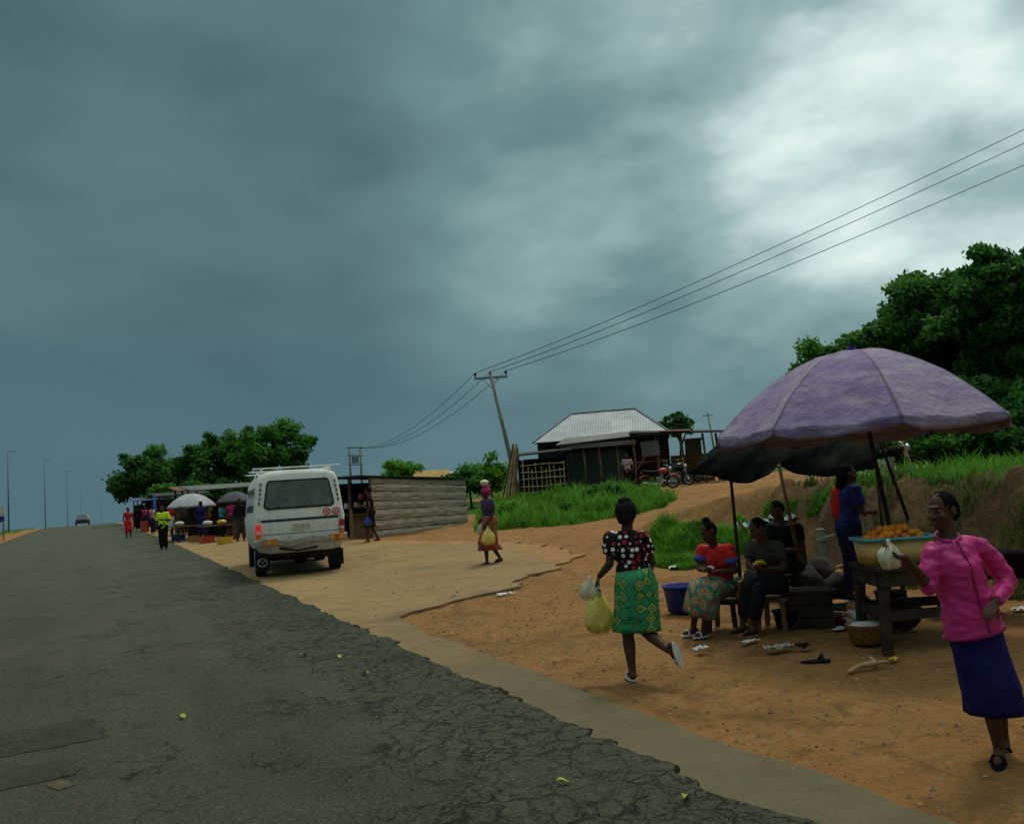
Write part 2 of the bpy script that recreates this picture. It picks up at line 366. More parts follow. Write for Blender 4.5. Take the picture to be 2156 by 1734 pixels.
def asphaltm(name='cracked_asphalt',k0=1.0):
    m,nt,b=nmat(name); co=ocoord(nt)
    sx=N(nt,'ShaderNodeSeparateXYZ'); nt.links.new(co,sx.inputs[0])
    st=N(nt,'ShaderNodeMapping'); st.inputs['Scale'].default_value=(1.1,.07,1); nt.links.new(co,st.inputs[0])
    trk=mapr(nt,noi(nt,st.outputs[0],1.4,3,.5),.36,.64); big=mapr(nt,noi(nt,co,.5,5,.65,.5),.35,.65)
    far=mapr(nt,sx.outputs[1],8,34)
    q=lambda c: tuple(x*k0 for x in c)
    c=mixc(nt,trk,q((.026,.032,.020)),q((.050,.057,.034))); c=mixc(nt,mth(nt,'MULTIPLY',big,.6),c,q((.072,.072,.041)))
    c=mixc(nt,mapr(nt,noi(nt,co,1.7,6,.7,.5),.52,.7,0,.65),c,q((.016,.020,.013)))
    c=mixc(nt,mapr(nt,noi(nt,co,1.1,6,.7,.9),.58,.74,0,.45),c,q((.10,.092,.055)))
    c=mixc(nt,mth(nt,'MULTIPLY',far,.5),c,q((.078,.088,.060)))  # distant road painted paler grey-green, imitating its sheen
    fine=noi(nt,co,42,5,.8); c=mixc(nt,mapr(nt,fine,.5,.72,0,.7),c,q((.16,.165,.115))); c=mixc(nt,mapr(nt,fine,.3,.48,.85,0),c,(.008,.010,.006))
    dn=N(nt,'ShaderNodeTexNoise'); nt.links.new(co,dn.inputs['Vector']); dn.inputs['Scale'].default_value=3.2; dn.inputs['Detail'].default_value=6; dn.inputs['Roughness'].default_value=.65
    va=N(nt,'ShaderNodeVectorMath',operation='MULTIPLY_ADD'); nt.links.new(dn.outputs['Color'],va.inputs[0]); va.inputs[1].default_value=(.5,.5,.1); nt.links.new(co,va.inputs[2])
    e1=voro(nt,va.outputs[0],2.1,'DISTANCE_TO_EDGE'); e2=voro(nt,va.outputs[0],6.2,'DISTANCE_TO_EDGE')
    edge=mth(nt,'POWER',mapr(nt,sx.outputs[0],.0,3.2),1.6); msk=noi(nt,co,1.1,5,.65)
    ka=mth(nt,'MULTIPLY',mapr(nt,e1,.002,.018,1,0),mapr(nt,mth(nt,'ADD',msk,mth(nt,'MULTIPLY',edge,.24)),.50,.64))
    kb=mth(nt,'MULTIPLY',mapr(nt,e2,.008,.055,1,0),mapr(nt,mth(nt,'ADD',msk,mth(nt,'MULTIPLY',edge,.27)),.57,.73,0,.9))
    k=mth(nt,'MULTIPLY',mth(nt,'MAXIMUM',ka,kb),mapr(nt,noi(nt,co,7,4,.65),.35,.56,.1,1))
    c=mixc(nt,mth(nt,'MULTIPLY',k,.88),c,(.007,.008,.005)); nt.links.new(c,b.inputs['Base Color'])
    b.inputs['Roughness'].default_value=.78; setspec(b,.2)
    h=mth(nt,'SUBTRACT',mth(nt,'ADD',mth(nt,'MULTIPLY',fine,.5),mth(nt,'MULTIPLY',noi(nt,co,4,5,.7),.7)),mth(nt,'MULTIPLY',k,1.0))
    bumpn(nt,b,h,.95,.035); return m
def dustym():
    m,nt,b=nmat('dusty_pavement'); co=ocoord(nt); sx=N(nt,'ShaderNodeSeparateXYZ'); nt.links.new(co,sx.inputs[0])
    big=mapr(nt,noi(nt,co,.45,5,.65,.5),.35,.65); mid=mapr(nt,noi(nt,co,2.5,6,.7),.35,.65); fine=noi(nt,co,45,4,.8)
    far=mapr(nt,mth(nt,'ADD',sx.outputs[1],mth(nt,'MULTIPLY',mth(nt,'SUBTRACT',noi(nt,co,.8,4,.6),.5),9)),7,14)
    c=mixc(nt,far,mixc(nt,mid,(.085,.082,.048),(.13,.116,.065)),mixc(nt,mid,(.26,.172,.078),(.325,.215,.095)))
    c=mixc(nt,mth(nt,'MULTIPLY',big,.65),c,mixc(nt,far,(.14,.112,.06),(.20,.142,.070)))
    c=mixc(nt,mapr(nt,noi(nt,co,1.3,5,.65,1),.52,.68,0,.6),c,(.11,.08,.042))
    c=mixc(nt,mapr(nt,fine,.5,.8,0,.3),c,(.30,.25,.17)); c=mixc(nt,mapr(nt,fine,.25,.42,.35,0),c,(.04,.034,.022))
    at=N(nt,'ShaderNodeAttribute',attribute_name='shade'); dc,_,_=dirtcol(nt,co)
    fe=mapr(nt,mth(nt,'ADD',at.outputs['Fac'],mth(nt,'MULTIPLY',mth(nt,'SUBTRACT',noi(nt,co,1.6,6,.7),.5),1.5)),.40,.68,0,.9)
    c=mixc(nt,fe,c,dc)
    nt.links.new(c,b.inputs['Base Color']); b.inputs['Roughness'].default_value=.9; setspec(b,.15)
    bumpn(nt,b,mth(nt,'ADD',mth(nt,'MULTIPLY',fine,.3),noi(nt,co,5,6,.7)),.6,.035); return m
ASPH=asphaltm(); DUSTY=dustym()
def strip(name,rows,lf,rf,nc,off,mat):
    vv=[];ff=[];sh=[]
    for y in rows:
        y=float(y); a,bq=lf(y),rf(y)
        for i in range(nc+1):
            x=a+(bq-a)*i/nc; vv.append((x,y,zt(x,y)+off+(.012*noise.noise((x*1.2,y*1.2,4)) if name=='road' else 0))); sh.append((1-ss(0,1.7,bq-x))*ss(14.2,17,y) if name=='lay_by' else 0)
        vv.append((bq+.03,y,zt(bq,y)-.12)); vv.append((a-.015,y,zt(a,y)-.12)); sh+=[sh[-1],0]
    st=nc+3
    for j in range(len(rows)-1):
        for i in range(nc): ff.append((j*st+i,j*st+i+1,(j+1)*st+i+1,(j+1)*st+i))
        ff.append((j*st+nc,j*st+nc+1,(j+1)*st+nc+1,(j+1)*st+nc)); ff.append((j*st+nc+2,j*st,(j+1)*st,(j+1)*st+nc+2))
    o=pymesh(name,vv,ff,mat,shade=sh); o['kind']='structure'; return o
rr=np.concatenate([np.arange(-6,30,.08),np.arange(30,140,1.0),np.arange(140,420,6)])
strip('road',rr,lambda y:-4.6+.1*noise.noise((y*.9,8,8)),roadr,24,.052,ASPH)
strip('lay_by',np.concatenate([np.arange(.5,24,.04),np.arange(24,60,.5)]),lambda y:roadr(y)+.012+.15*max(0,noise.noise((y*.9,20,3))+.35*noise.noise((y*7,20,3))),layr,20,.038,DUSTY)
def patch(px,w,l,rz,mat,name):
    c=G(*px); pts=[]
    for i in range(60):
        t=2*pi*i/60; q=max(abs(math.cos(t)),abs(math.sin(t))); rr_=1/q**.85*(1+.16*noise.noise((math.cos(t)*2,math.sin(t)*2,px[0]))+.08*noise.noise((math.cos(t)*7,math.sin(t)*7,px[0])))
        x=math.cos(t)*w*rr_; y=math.sin(t)*l*rr_; x,y=x*math.cos(rz)-y*math.sin(rz),x*math.sin(rz)+y*math.cos(rz); pts.append((c.x+x,c.y+y))
    b=MB(); b.bm.faces.new([b.bm.verts.new((x,y,zt(x,y)+.052+.012*noise.noise((x*1.2,y*1.2,4))+.005)) for x,y in pts]); o=b.build(name,mat); o['kind']='structure'
PATM=asphaltm('older_asphalt_patch',.72); POTM=M('sandy_pothole_fill',(.065,.052,.03),.95,.5,9,.8,30)
patch((60,1570),.55,.42,.05,PATM,'road_patch'); patch((20,1655),.42,.25,.1,PATM,'road_patch'); patch((125,1668),.06,.12,.4,POTM,'pothole'); patch((480,1327),.10,.06,.3,POTM,'pothole'); patch((690,1392),.25,.12,.3,PATM,'road_patch')
vv=[];ff=[]
for i in range(6200):
    if i<4400: x=3.8+abs(random.gauss(0,2.6)); y=random.uniform(2,17)
    else: x=random.uniform(3.6,14); y=random.uniform(8,26)
    if x<layr(y)+.02 and random.random()<.95: continue
    r=random.choice([.006,.008,.008,.01,.012,.015,.024])*random.uniform(.7,1.3); z=zt(x,y)+(.05 if x<layr(y) else .022*noise.noise((x*3,y*3,2))+.05*noise.noise((x*.8,y*.8,0))-.01); k=len(vv)
    for d in ((1,0,0),(0,1,0),(-1,0,0),(0,-1,0),(0,0,.7),(0,0,-.7)):
        vv.append((x+d[0]*r*random.uniform(.6,1.3),y+d[1]*r*random.uniform(.6,1.3),z+d[2]*r*random.uniform(.6,1.2)))
    for f in ((0,1,4),(1,2,4),(2,3,4),(3,0,4),(1,0,5),(2,1,5),(3,2,5),(0,3,5)): ff.append(tuple(k+q for q in f))
tag(pymesh('gravel',vv,ff,M('gravel_stone',(.22,.15,.085),.95,.6,3,.3,40)),'loose gravel and stones scattered over the dirt verge','gravel',kind='stuff')
# ------------------------------------------------------------ grass
def grass(name,label,sampler,n,h0,h1,w,mat=None,cut=1.5):
    vv=[];ff=[];sh=[]; cnt=0; tries=0
    while cnt<n and tries<n*12:
        tries+=1; s_=sampler()
        if s_ is None: continue
        x,y=s_; cl=.5+.55*noise.noise((x*.9,y*.9,1))+.35*noise.noise((x*2.6,y*2.6,4))
        cl=min(max(cl,.03),1)
        if random.random()>cl*cut: continue
        h=random.uniform(h0,h1)*(.22+1.5*cl*cl); z=zt(x,y)-.03; a=random.uniform(0,2*pi); dx,dy=math.cos(a),math.sin(a); ln=random.uniform(.1,.8)*h; b=random.uniform(0,2*pi); lx,ly=math.cos(b)*ln,math.sin(b)*ln
        k=len(vv); ww=w*random.uniform(.6,1.4)
        vv+=[(x-dx*ww,y-dy*ww,z),(x+dx*ww,y+dy*ww,z),(x-dx*ww*.7+lx*.35,y-dy*ww*.7+ly*.35,z+h*.6),(x+dx*ww*.7+lx*.35,y+dy*ww*.7+ly*.35,z+h*.6),(x+lx,y+ly,z+h)]
        tone=.5+.8*noise.noise((x*1.7,y*1.7,9))
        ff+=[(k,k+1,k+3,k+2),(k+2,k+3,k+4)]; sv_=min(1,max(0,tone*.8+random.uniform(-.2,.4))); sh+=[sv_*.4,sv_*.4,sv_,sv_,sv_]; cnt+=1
    return tag(pymesh(name,vv,ff,mat or GRASSM,shade=sh),label,'grass',kind='stuff')
def polys(P):
    x0,x1=min(p[0] for p in P),max(p[0] for p in P); y0,y1=min(p[1] for p in P),max(p[1] for p in P)
    def f():
        x,y=random.uniform(x0,x1),random.uniform(y0,y1); return (x,y) if inpoly(x,y,P) else None
    return f
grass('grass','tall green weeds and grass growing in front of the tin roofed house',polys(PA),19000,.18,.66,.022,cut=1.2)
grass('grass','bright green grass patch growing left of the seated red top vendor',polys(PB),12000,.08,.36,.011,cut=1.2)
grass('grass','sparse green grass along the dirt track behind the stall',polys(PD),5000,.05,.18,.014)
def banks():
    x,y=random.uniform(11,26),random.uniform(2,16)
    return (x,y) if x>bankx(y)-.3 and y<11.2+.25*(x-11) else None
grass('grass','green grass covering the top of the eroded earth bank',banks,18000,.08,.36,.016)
def bankface():
    x,y=random.uniform(9.7,11.5),random.uniform(2.5,12.5); return (x,y) if noise.noise((x*1.5,y*1.2,3))>-.12 else None
grass('grass','dry tufts and weeds clinging to the face of the earth bank',bankface,6500,.06,.34,.010,foliagem('dry_tufts',(.035,.055,.014),(.13,.19,.045)))
def leftv():
    x,y=random.uniform(-16,-6),random.uniform(25,135); return x,y
grass('grass','low grass on the far left verge beyond the road',leftv,3500,.1,.35,.04)
# ------------------------------------------------------------ foliage
def foliage(name,clumps,n,size,mat,parent,off,up=.35):
    vv=[];ff=[];sh=[]
    for (c,r,s_) in clumps:
        m=max(6,int(n*r))
        d=rng.normal(size=(m,3)); d/=np.linalg.norm(d,axis=1)[:,None]
        q=rng.random(m)**.5*r*rng.uniform(.7,1.25,m); P=np.array(c-off)+d*q[:,None]*np.array([1,1,.7])
        nm=d*.5+rng.normal(size=(m,3))*.7+np.array([0,0,up]); nm/=np.linalg.norm(nm,axis=1)[:,None]
        t=np.cross(nm,rng.normal(size=(m,3))); t/=np.linalg.norm(t,axis=1)[:,None]; bt=np.cross(nm,t)
        L=size*rng.uniform(.5,1.3,m)[:,None]; W=L*.5
        Q=np.stack([P-t*L,P+bt*W-nm*L*.15,P+t*L-nm*L*.25,P-bt*W-nm*L*.15],1).reshape(-1,3)
        k=len(vv); vv+=Q.tolist(); ff+=[(k+4*i,k+4*i+1,k+4*i+2,k+4*i+3) for i in range(m)]
        sv_=np.clip(s_+rng.uniform(-.22,.22,m),0,1); sh+=np.repeat(sv_,4).tolist()
    return pymesh(name,vv,ff,mat,parent,shade=sh)
def tree(label,base,cc,rx,ry,rz,nc,cr,n,leaf,mat,tr,name='tree',cat='tree',group=None,limbs=9):
    base=V(base); cc=V(cc); root=empty(name,base,0,label,cat,group); cl=[]
    sd=random.random()*50
    while len(cl)<nc:
        d=V((random.gauss(0,1),random.gauss(0,1),random.gauss(0,1))).normalized()
        if d.z<-.9: continue
        f=random.uniform(.2,1)**.55*(.90+.42*noise.noise(d*1.7+V((sd,0,0)))+.15*noise.noise(d*4+V((0,sd,0))))
        p=cc+V((d.x*rx*f,d.y*ry*f,d.z*rz*f)); cl.append((p,cr*random.uniform(.45,1.3),min(1,max(0,.12+.75*random.random()+.15*d.z))))  # clump tone is random, with upper clumps painted lighter as if lit from above
    foliage('crown',cl,n,leaf,mat,root,base)
    if tr>0:
        b=MB(base); mid=base.lerp(cc,.55)+V((random.uniform(-.2,.2),0,0)); b.tube([base-V((0,0,.2)),base.lerp(mid,.5),mid,cc],[tr*1.25,tr,tr*.75,tr*.4],10)
        for i in range(limbs):
            c=cl[i*max(1,len(cl)//limbs)%len(cl)][0]; st=mid.lerp(cc,random.random()*.6); b.tube([st,st.lerp(c,.5)+V((0,0,.15*rz)),c],[tr*.5,tr*.28,tr*.08],6)
        b.build('trunk',BARK,root,smooth=True)
    return root
def ptree(label,px,py,D,rxp,rzp,nc,crf,n,leaf,mat,tr,basepx=None,**k):
    c=U(px,py,D); s=D/FPX; bx=basepx if basepx else px; q=U(bx,py,D); b=gp(q.x,q.y)
    return tree(label,b,c,rxp*s,rxp*s*.8,rzp*s,nc,crf*s,n,leaf,mat,tr,**k)
LG='trees beside the far end of the market'
ptree('left most bushy roadside tree with dark rounded crown at the far market',318,1005,88,92,66,85,22,260,.22,TREEA,.3,group=LG)
ptree('tree with dense dark crown standing in the middle of the far roadside trees',450,985,82,80,76,85,22,260,.22,TREEA,.3,group=LG)
ptree('tallest spreading far roadside tree with loose ragged crown above the white van',568,945,78,116,66,78,20,250,.20,TREEB,.3,basepx=545,group=LG)
ptree('low leafy bush under the far roadside trees beside the parasols',370,1042,70,70,26,34,16,260,.18,TREEB,.1,name='bush',cat='bush')
ptree('dark bush filling the gap under the middle far roadside tree',470,1042,74,80,30,38,18,260,.18,TREEA,.1,name='bush',cat='bush')
ptree('dark bush under the tallest far tree just left of the van roof',590,1025,74,70,36,38,18,260,.18,TREEA,.1,name='bush',cat='bush')
RG='large trees on the right'
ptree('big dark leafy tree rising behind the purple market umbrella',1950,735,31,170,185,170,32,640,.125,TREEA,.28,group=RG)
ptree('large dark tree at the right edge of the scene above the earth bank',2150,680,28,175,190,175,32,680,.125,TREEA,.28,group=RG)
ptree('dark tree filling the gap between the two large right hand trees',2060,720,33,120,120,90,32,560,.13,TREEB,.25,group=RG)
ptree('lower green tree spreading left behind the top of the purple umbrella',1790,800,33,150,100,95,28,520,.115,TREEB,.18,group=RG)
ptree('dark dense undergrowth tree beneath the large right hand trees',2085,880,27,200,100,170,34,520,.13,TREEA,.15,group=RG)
ptree('dark undergrowth bush on the rise behind the umbrella pole',1900,905,28,130,70,90,28,520,.13,TREEA,.12,name='bush',cat='bush')
ptree('low dark undergrowth bush closing the foot of the trees at the right edge',2120,925,25,130,50,80,24,520,.12,TREEA,.1,name='bush',cat='bush')
ptree('low dark bush between the umbrella pole and the bank top grass',1985,930,25.5,100,44,60,22,520,.12,TREEB,.1,name='bush',cat='bush')
ptree('small round dark tree behind the tin roofed house',1428,893,75,36,24,34,13,300,.16,TREEA,.2)
ptree('bright green leafy bush behind the wooden shack roof',842,988,48,44,20,24,13,300,.12,TREEC,.06,name='bush',cat='bush')
ptree('green leafy bush between the wooden shack and the leaning planks',990,1010,43,54,40,40,17,380,.11,TREEB,.06,name='bush',cat='bush')
ptree('bright bushy shrub behind the leaning utility pole base',1035,1005,47,44,46,34,16,360,.11,TREEC,.06,name='bush',cat='bush')
ptree('leafy green shrub standing before the bamboo lattice shed',1270,1042,36,62,26,36,14,380,.09,TREEB,.05,name='bush',cat='bush')
ptree('low weedy shrub at the left end of the tall grass before the planks',1090,1072,33,60,18,26,12,380,.08,TREEC,.04,name='bush',cat='bush')
ptree('small weedy shrub in the middle of the tall grass before the house',1180,1075,32,40,16,20,11,420,.07,TREEB,.03,name='bush',cat='bush')
ptree('broad leaved weed clump at the top of the bank near the right edge',2100,1000,15.5,50,16,20,10,900,.05,TREEC,.02,name='bush',cat='bush')
ptree('weed clump hanging over the middle of the bank',1960,1010,15.5,40,15,18,9,900,.05,TREEB,.02,name='bush',cat='bush')
# ------------------------------------------------------------ people
def hand(B,w,d,nrm,thumb,curl,k,spread=1):
    d=d.normalized(); nrm=(nrm-d*nrm.dot(d)).normalized(); sd=d.cross(nrm)*thumb
    for i,(o,l,kn) in enumerate(((.027,.068,.082),(.009,.078,.087),(-.009,.072,.084),(-.026,.056,.076))):
        kp=w+d*kn*k+sd*o*k; B.cap(w+d*.012*k+sd*o*.55*k,kp,.0135*k,.0115*k,8)
        p=kp; ang=curl*.5
        for f in (.45,.32,.25):
            dd=d*math.cos(ang)+nrm*math.sin(ang)+sd*o*1.5*spread; q=p+dd.normalized()*l*f*k; B.cap(p,q,.0095*k,.0082*k,8); p=q; ang+=curl
    t0=w+d*.022*k+sd*.022*k; t1=t0+(d*.55+sd*.65+nrm*.25).normalized()*.04*k; t2=t1+(d*.8+sd*.25+nrm*(.2+.4*curl)).normalized()*.034*k
    B.cap(t0,t1,.0135*k,.011*k,8); B.cap(t1,t2,.0105*k,.0085*k,8)
def axes(J):
    up=(J['neck']-J['pel']).normalized(); rt=J['shR']-J['shL']; rt=(rt-up*rt.dot(up)).normalized(); return up,rt,up.cross(rt)
def torso(B,J,k,g,pel=True,bust=True,wide=1):
    up,rt,fw=axes(J); R=Matrix((rt,fw,up)).transposed(); P,Nk=J['pel'],J['neck']
    at=lambda t:P+(Nk-P)*t
    if pel: B.ell(at(.03),(.158*k*wide+g,.118*k+g,.12*k+g),R)
    B.ell(at(.3),(.128*k+g,.098*k+g,.17*k),R); B.ell(at(.66),(.142*k+g,.105*k+g,.17*k),R)
    if bust:
        for s in (-1,1): B.ell(at(.63)+rt*(.062*k*s)+fw*(.06*k),(.058*k+g*.6,.052*k+g*.6,.062*k+g*.6),R)
    c=at(.86); B.cap(c+rt*.02*k,J['shR']-up*.005,.07*k+g*.6,.047*k+g*.8); B.cap(c-rt*.02*k,J['shL']-up*.005,.07*k+g*.6,.047*k+g*.8)
def legpt(J,s,t):
    up,rt,fw=axes(J); hip=J['pel']+rt*(.085*J['k']*(1 if s=='R' else -1))-up*.02
    return hip.lerp(J['kn'+s],t) if t<=1 else J['kn'+s].lerp(J['an'+s],t-1)
def body(root,J,vox,eyes=False):
    k=J['k']; B=MB(root.location); up,rt,fw=axes(J); torso(B,J,k,0)
    f=J['hd'].normalized(); hu=J.get('hu',up); r=f.cross(hu).normalized(); hu=r.cross(f).normalized(); c=J['head']; R=Matrix((r,f,hu)).transposed()
    E=lambda a,b_,z,s: B.ell(c+r*a*k+f*b_*k+hu*z*k,tuple(x*k for x in s),R,14,8)
    B.cap(J['neck']-up*.04*k,c-hu*.06*k-f*.018*k,.055*k,.048*k)
    E(0,-.014,.025,(.072,.092,.09)); E(0,.026,-.03,(.058,.062,.082)); E(0,.052,-.094,(.03,.03,.022)); E(0,.079,.028,(.046,.015,.01))
    for s in (-1,1): E(.075*s,-.012,-.008,(.011,.022,.034)); E(.036*s,.058,-.032,(.022,.022,.02)); E(.013*s,.094,-.036,(.011,.011,.009))
    B.cap(c+f*.084*k+hu*.012*k,c+f*.107*k-hu*.032*k,.008*k,.0135*k); E(0,.088,-.062,(.026,.012,.008)); E(0,.086,-.076,(.022,.012,.008))
    for s,th in (('L',1),('R',-1)):
        sh,el,wr=J['sh'+s],J['el'+s],J['wr'+s]; B.cap(sh,el,.045*k,.036*k); m=el.lerp(wr,.3); B.cap(el,m,.036*k,.037*k); B.cap(m,wr,.037*k,.025*k)
        hdn=J.get('hand'+s,(wr-el).normalized()); nr=J.get('palm'+s,(-rt if s=='R' else rt)); hand(B,wr,hdn,nr,th*J.get('thumb',1),J.get('curl'+s,.45),k)
        hip=legpt(J,s,0); kn,an=J['kn'+s],J['an'+s]; B.cap(hip,kn,.085*k,.053*k); m=kn.lerp(an,.3); B.cap(kn,m,.05*k,.055*k); B.cap(m,an,.055*k,.033*k)
        fd=J['fd'+s].normalized(); fu=J.get('fu'+s,V((0,0,1))); fu=(fu-fd*fu.dot(fd)).normalized()
        B.cap(an-fu*.045*k-fd*.035*k,an-fu*.05*k+fd*.03*k,.03*k,.034*k); B.cap(an-fu*.045*k+fd*.03*k,an-fu*.06*k+fd*.13*k,.036*k,.02*k); B.cap(an,an-fu*.03*k,.034*k,.036*k)
    o=B.blob('body',SKIN,root,vox,2)
    if eyes:
        for s in (-1,1):
            e_=MB(root.location); p=c+r*.031*k*s+f*.0755*k+hu*.006*k; e_.ell(p,(.0125*k,.0095*k,.0052*k),R,12,8); eo=e_.build('eye',EYEW,root,True)
            e_=MB(root.location); e_.ell(p+f*.0075*k,(.0066*k,.004*k,.0054*k),R,10,6); e_.build('iris',BLACK,eo,True)
        lp=MB(root.location); lp.ell(c+f*.093*k-hu*.066*k,(.025*k,.010*k,.011*k),R,14,8); lp.build('lips',M('dark_lips',(.10,.03,.028),.5),root,True)
    return o
def sandals(root,J,mat,thick=.012,name='sandal'):
    k=J['k']
    for s in 'LR':
        an=J['an'+s]; fd=J['fd'+s].normalized(); fu=J.get('fu'+s,V((0,0,1))); fu=(fu-fd*fu.dot(fd)).normalized(); sd=fd.cross(fu); b=MB(root.location); rings=[]
        for h in (-.075,-.088):
            rings.append([an+fd*(.05+.115*math.cos(t))*k+sd*(.042*math.sin(t)*(1+.15*math.cos(t)))*k+fu*h*k for t in [2*pi*i/18 for i in range(18)]])
        b.loft(rings); p=an+fd*.085*k-fu*.075*k; b.tube([p+sd*.045*k,p+sd*.025*k+fu*.045*k,p-sd*.025*k+fu*.045*k,p-sd*.045*k],.009*k,6); b.build(name,mat,root)
def top(root,J,mat,name='blouse',g=.02,slL=.5,slR=.5,hem=False,vox=.01,bust=True,fold=.005,wide=1,bell=False):
    k=J['k']; B=MB(root.location); torso(B,J,k,g,hem and not bell,bust and not bell,wide); up,rt,fw=axes(J); P,Nk=J['pel'],J['neck']
    if bell:
        B.loft([[P+(Nk-P)*t+rt*a*k*math.cos(q)+fw*b_*k*math.sin(q) for q in [2*pi*i/40 for i in range(40)]] for t,a,b_ in ((.95,.075,.07),(.82,.135,.108),(.66,.155,.142),(.45,.148,.138),(.25,.152,.135),(.05,.170,.145),(-.12,.182,.154))])
    for s,sl in (('L',slL),('R',slR)):
        if sl<=0: continue
        sh,el,wr=J['sh'+s],J['el'+s],J['wr'+s]
        q=sh.lerp(el,min(sl,1)); B.tube([sh-(el-sh)*.05,sh.lerp(q,.5),q],[.050*k+g*.8,.053*k+g*.8,.05*k+g*.7],14); B.ell(sh,(.050*k+g*.8,)*3)
        if sl>1: B.ell(el,(.05*k+g*.7,)*3); q2=el.lerp(wr,sl-1); B.tube([el,el.lerp(q2,.5),q2],[.05*k+g*.7,.045*k+g*.6,.036*k+g*.5],14)
    sd=random.random()*20
    def disp(p): return fold*(noise.noise((p.x*7+sd,p.y*7,p.z*13))+.6*noise.noise((p.x*15,p.y*15+sd,p.z*32))+(.5-abs(noise.noise((p.x*9+p.z*6,p.y*9+sd,p.z*12)))*2)*.6)
    return B.blob(name,mat,root,vox,4 if bell else 3,disp)
def skirt(root,J,mat,hem=1.5,name='skirt',flare=.03,amp=.04,g=.0,waist=.22,n=48,minr=.15):
    k=J['k']; up,rt,fw=axes(J); rings=[]; P,Nk=J['pel'],J['neck']; ph=random.random()*6
    def ring(c,u,v,ru,rv,a):
        return [c+u*(ru*math.cos(t)*(1+a*math.sin(7*t+ph)+a*.6*math.sin(13*t+2*ph)))+v*(rv*math.sin(t)*(1+a*math.sin(7*t+ph)+a*.5*math.sin(12*t))) for t in [2*pi*i/n for i in range(n)]]
    rings.append(ring(P.lerp(Nk,waist),rt,fw,.136*k+g,.106*k+g,0)); rings.append(ring(P.lerp(Nk,waist*.5),rt,fw,.156*k+g,.124*k+g,amp*.2)); rings.append(ring(P,rt,fw,.174*k+g,.142*k+g,amp*.35))
    kn=(J['knL']+J['knR'])/2; standing=(P-kn).normalized().z>.75
    K=10; path=[]
    for i in range(1,K+1):
        t=.22+(hem-.22)*i/K; path.append((t,legpt(J,'L',t),legpt(J,'R',t)))
    rh=V((rt.x,rt.y,0)).normalized(); fh=V((0,0,1)).cross(rh)
    for i,(t,a,b_) in enumerate(path):
        c=(a+b_)/2; hz_=b_-a; lr=(.090 if t<1 else .068)*k
        if standing:
            w_=min(1,(i+1)/4); u=(rt.lerp(rh,w_)).normalized(); v=(fw.lerp(fh,w_)).normalized()
            ru=max(abs(hz_.dot(u))/2+lr+.012,minr*k)+flare*i/K+g*.6; rv=max(abs(hz_.dot(v))/2+lr+.015,.125*k)+flare*.7*i/K+g*.5
        else:
            pv=(path[i-1][1]+path[i-1][2])/2 if i else P; nx_=(path[min(i+1,K-1)][1]+path[min(i+1,K-1)][2])/2; tg=(nx_-pv).normalized()
            u=rt*.12+hz_; u=(u-tg*u.dot(tg)).normalized(); v=tg.cross(u)*-1
            if v.dot(fw)<0 and abs(tg.z)>.6: v=-v
            ru=max(abs(hz_.dot(u))/2+lr+.015+flare*i/K,.15*k*(1-.25*i/K)); rv=lr+.04*k+abs(hz_.dot(v))/2+flare*.6*i/K
        rings.append(ring(c,u,v,ru,rv,amp*(.3+.7*i/K)))
    B=MB(root.location); B.loft(rings,False,False); return B.build(name,mat,root,True,solid=.006)
def trousers(root,J,mat,ln=1.85,name='trousers',vox=.012,g=.018):
    k=J['k']; B=MB(root.location); up,rt,fw=axes(J); R=Matrix((rt,fw,up)).transposed(); B.ell(J['pel']+up*.02,(.16*k+g,.125*k+g,.13*k),R)
    for s in 'LR':
        h=legpt(J,s,0); kn=legpt(J,s,1); B.cap(h,kn,.092*k+g,.06*k+g); q=legpt(J,s,ln)
        if ln>1: B.tube([kn,kn.lerp(q,.5),q],[.06*k+g,.058*k+g,.05*k+g],14)
    return B.blob(name,mat,root,vox,2,lambda p:.006*noise.noise((p.x*15,p.y*15,p.z*30)))
def hair(root,J,mat=None,style='short',name='hair',vox=.008):
    k=J['k']; up=axes(J)[0]; f=J['hd'].normalized(); hu=J.get('hu',up); r=f.cross(hu).normalized(); hu=r.cross(f).normalized(); c=J['head']; R=Matrix((r,f,hu)).transposed(); B=MB(root.location)
    E=lambda a,b_,z,s: B.ell(c+r*a*k+f*b_*k+hu*z*k,tuple(x*k for x in s),R,16,10)
    E(0,-.026,.036,(.080,.090,.086))
    if style=='back': E(0,-.07,.0,(.068,.05,.08)); E(0,-.105,.02,(.035,.03,.035))
    if style=='bun': E(0,-.05,.11,(.045,.045,.05)); E(0,-.05,0,(.075,.07,.08))
    if style=='long':
        E(0,-.06,-.02,(.08,.065,.1)); B.cap(c-f*.07*k-hu*.05*k,c-f*.12*k-hu*.3*k,.075*k,.05*k)
    if style=='scarf': E(0,-.035,.03,(.097,.112,.105)); E(0,-.085,-.02,(.075,.06,.075)); E(0,-.05,.12,(.06,.06,.035))
    return B.blob(name,mat or HAIR,root,vox,1,lambda p:.006*noise.noise((p.x*40,p.y*40,p.z*40)))
def az_of(p): return math.atan2(p.x,p.y)
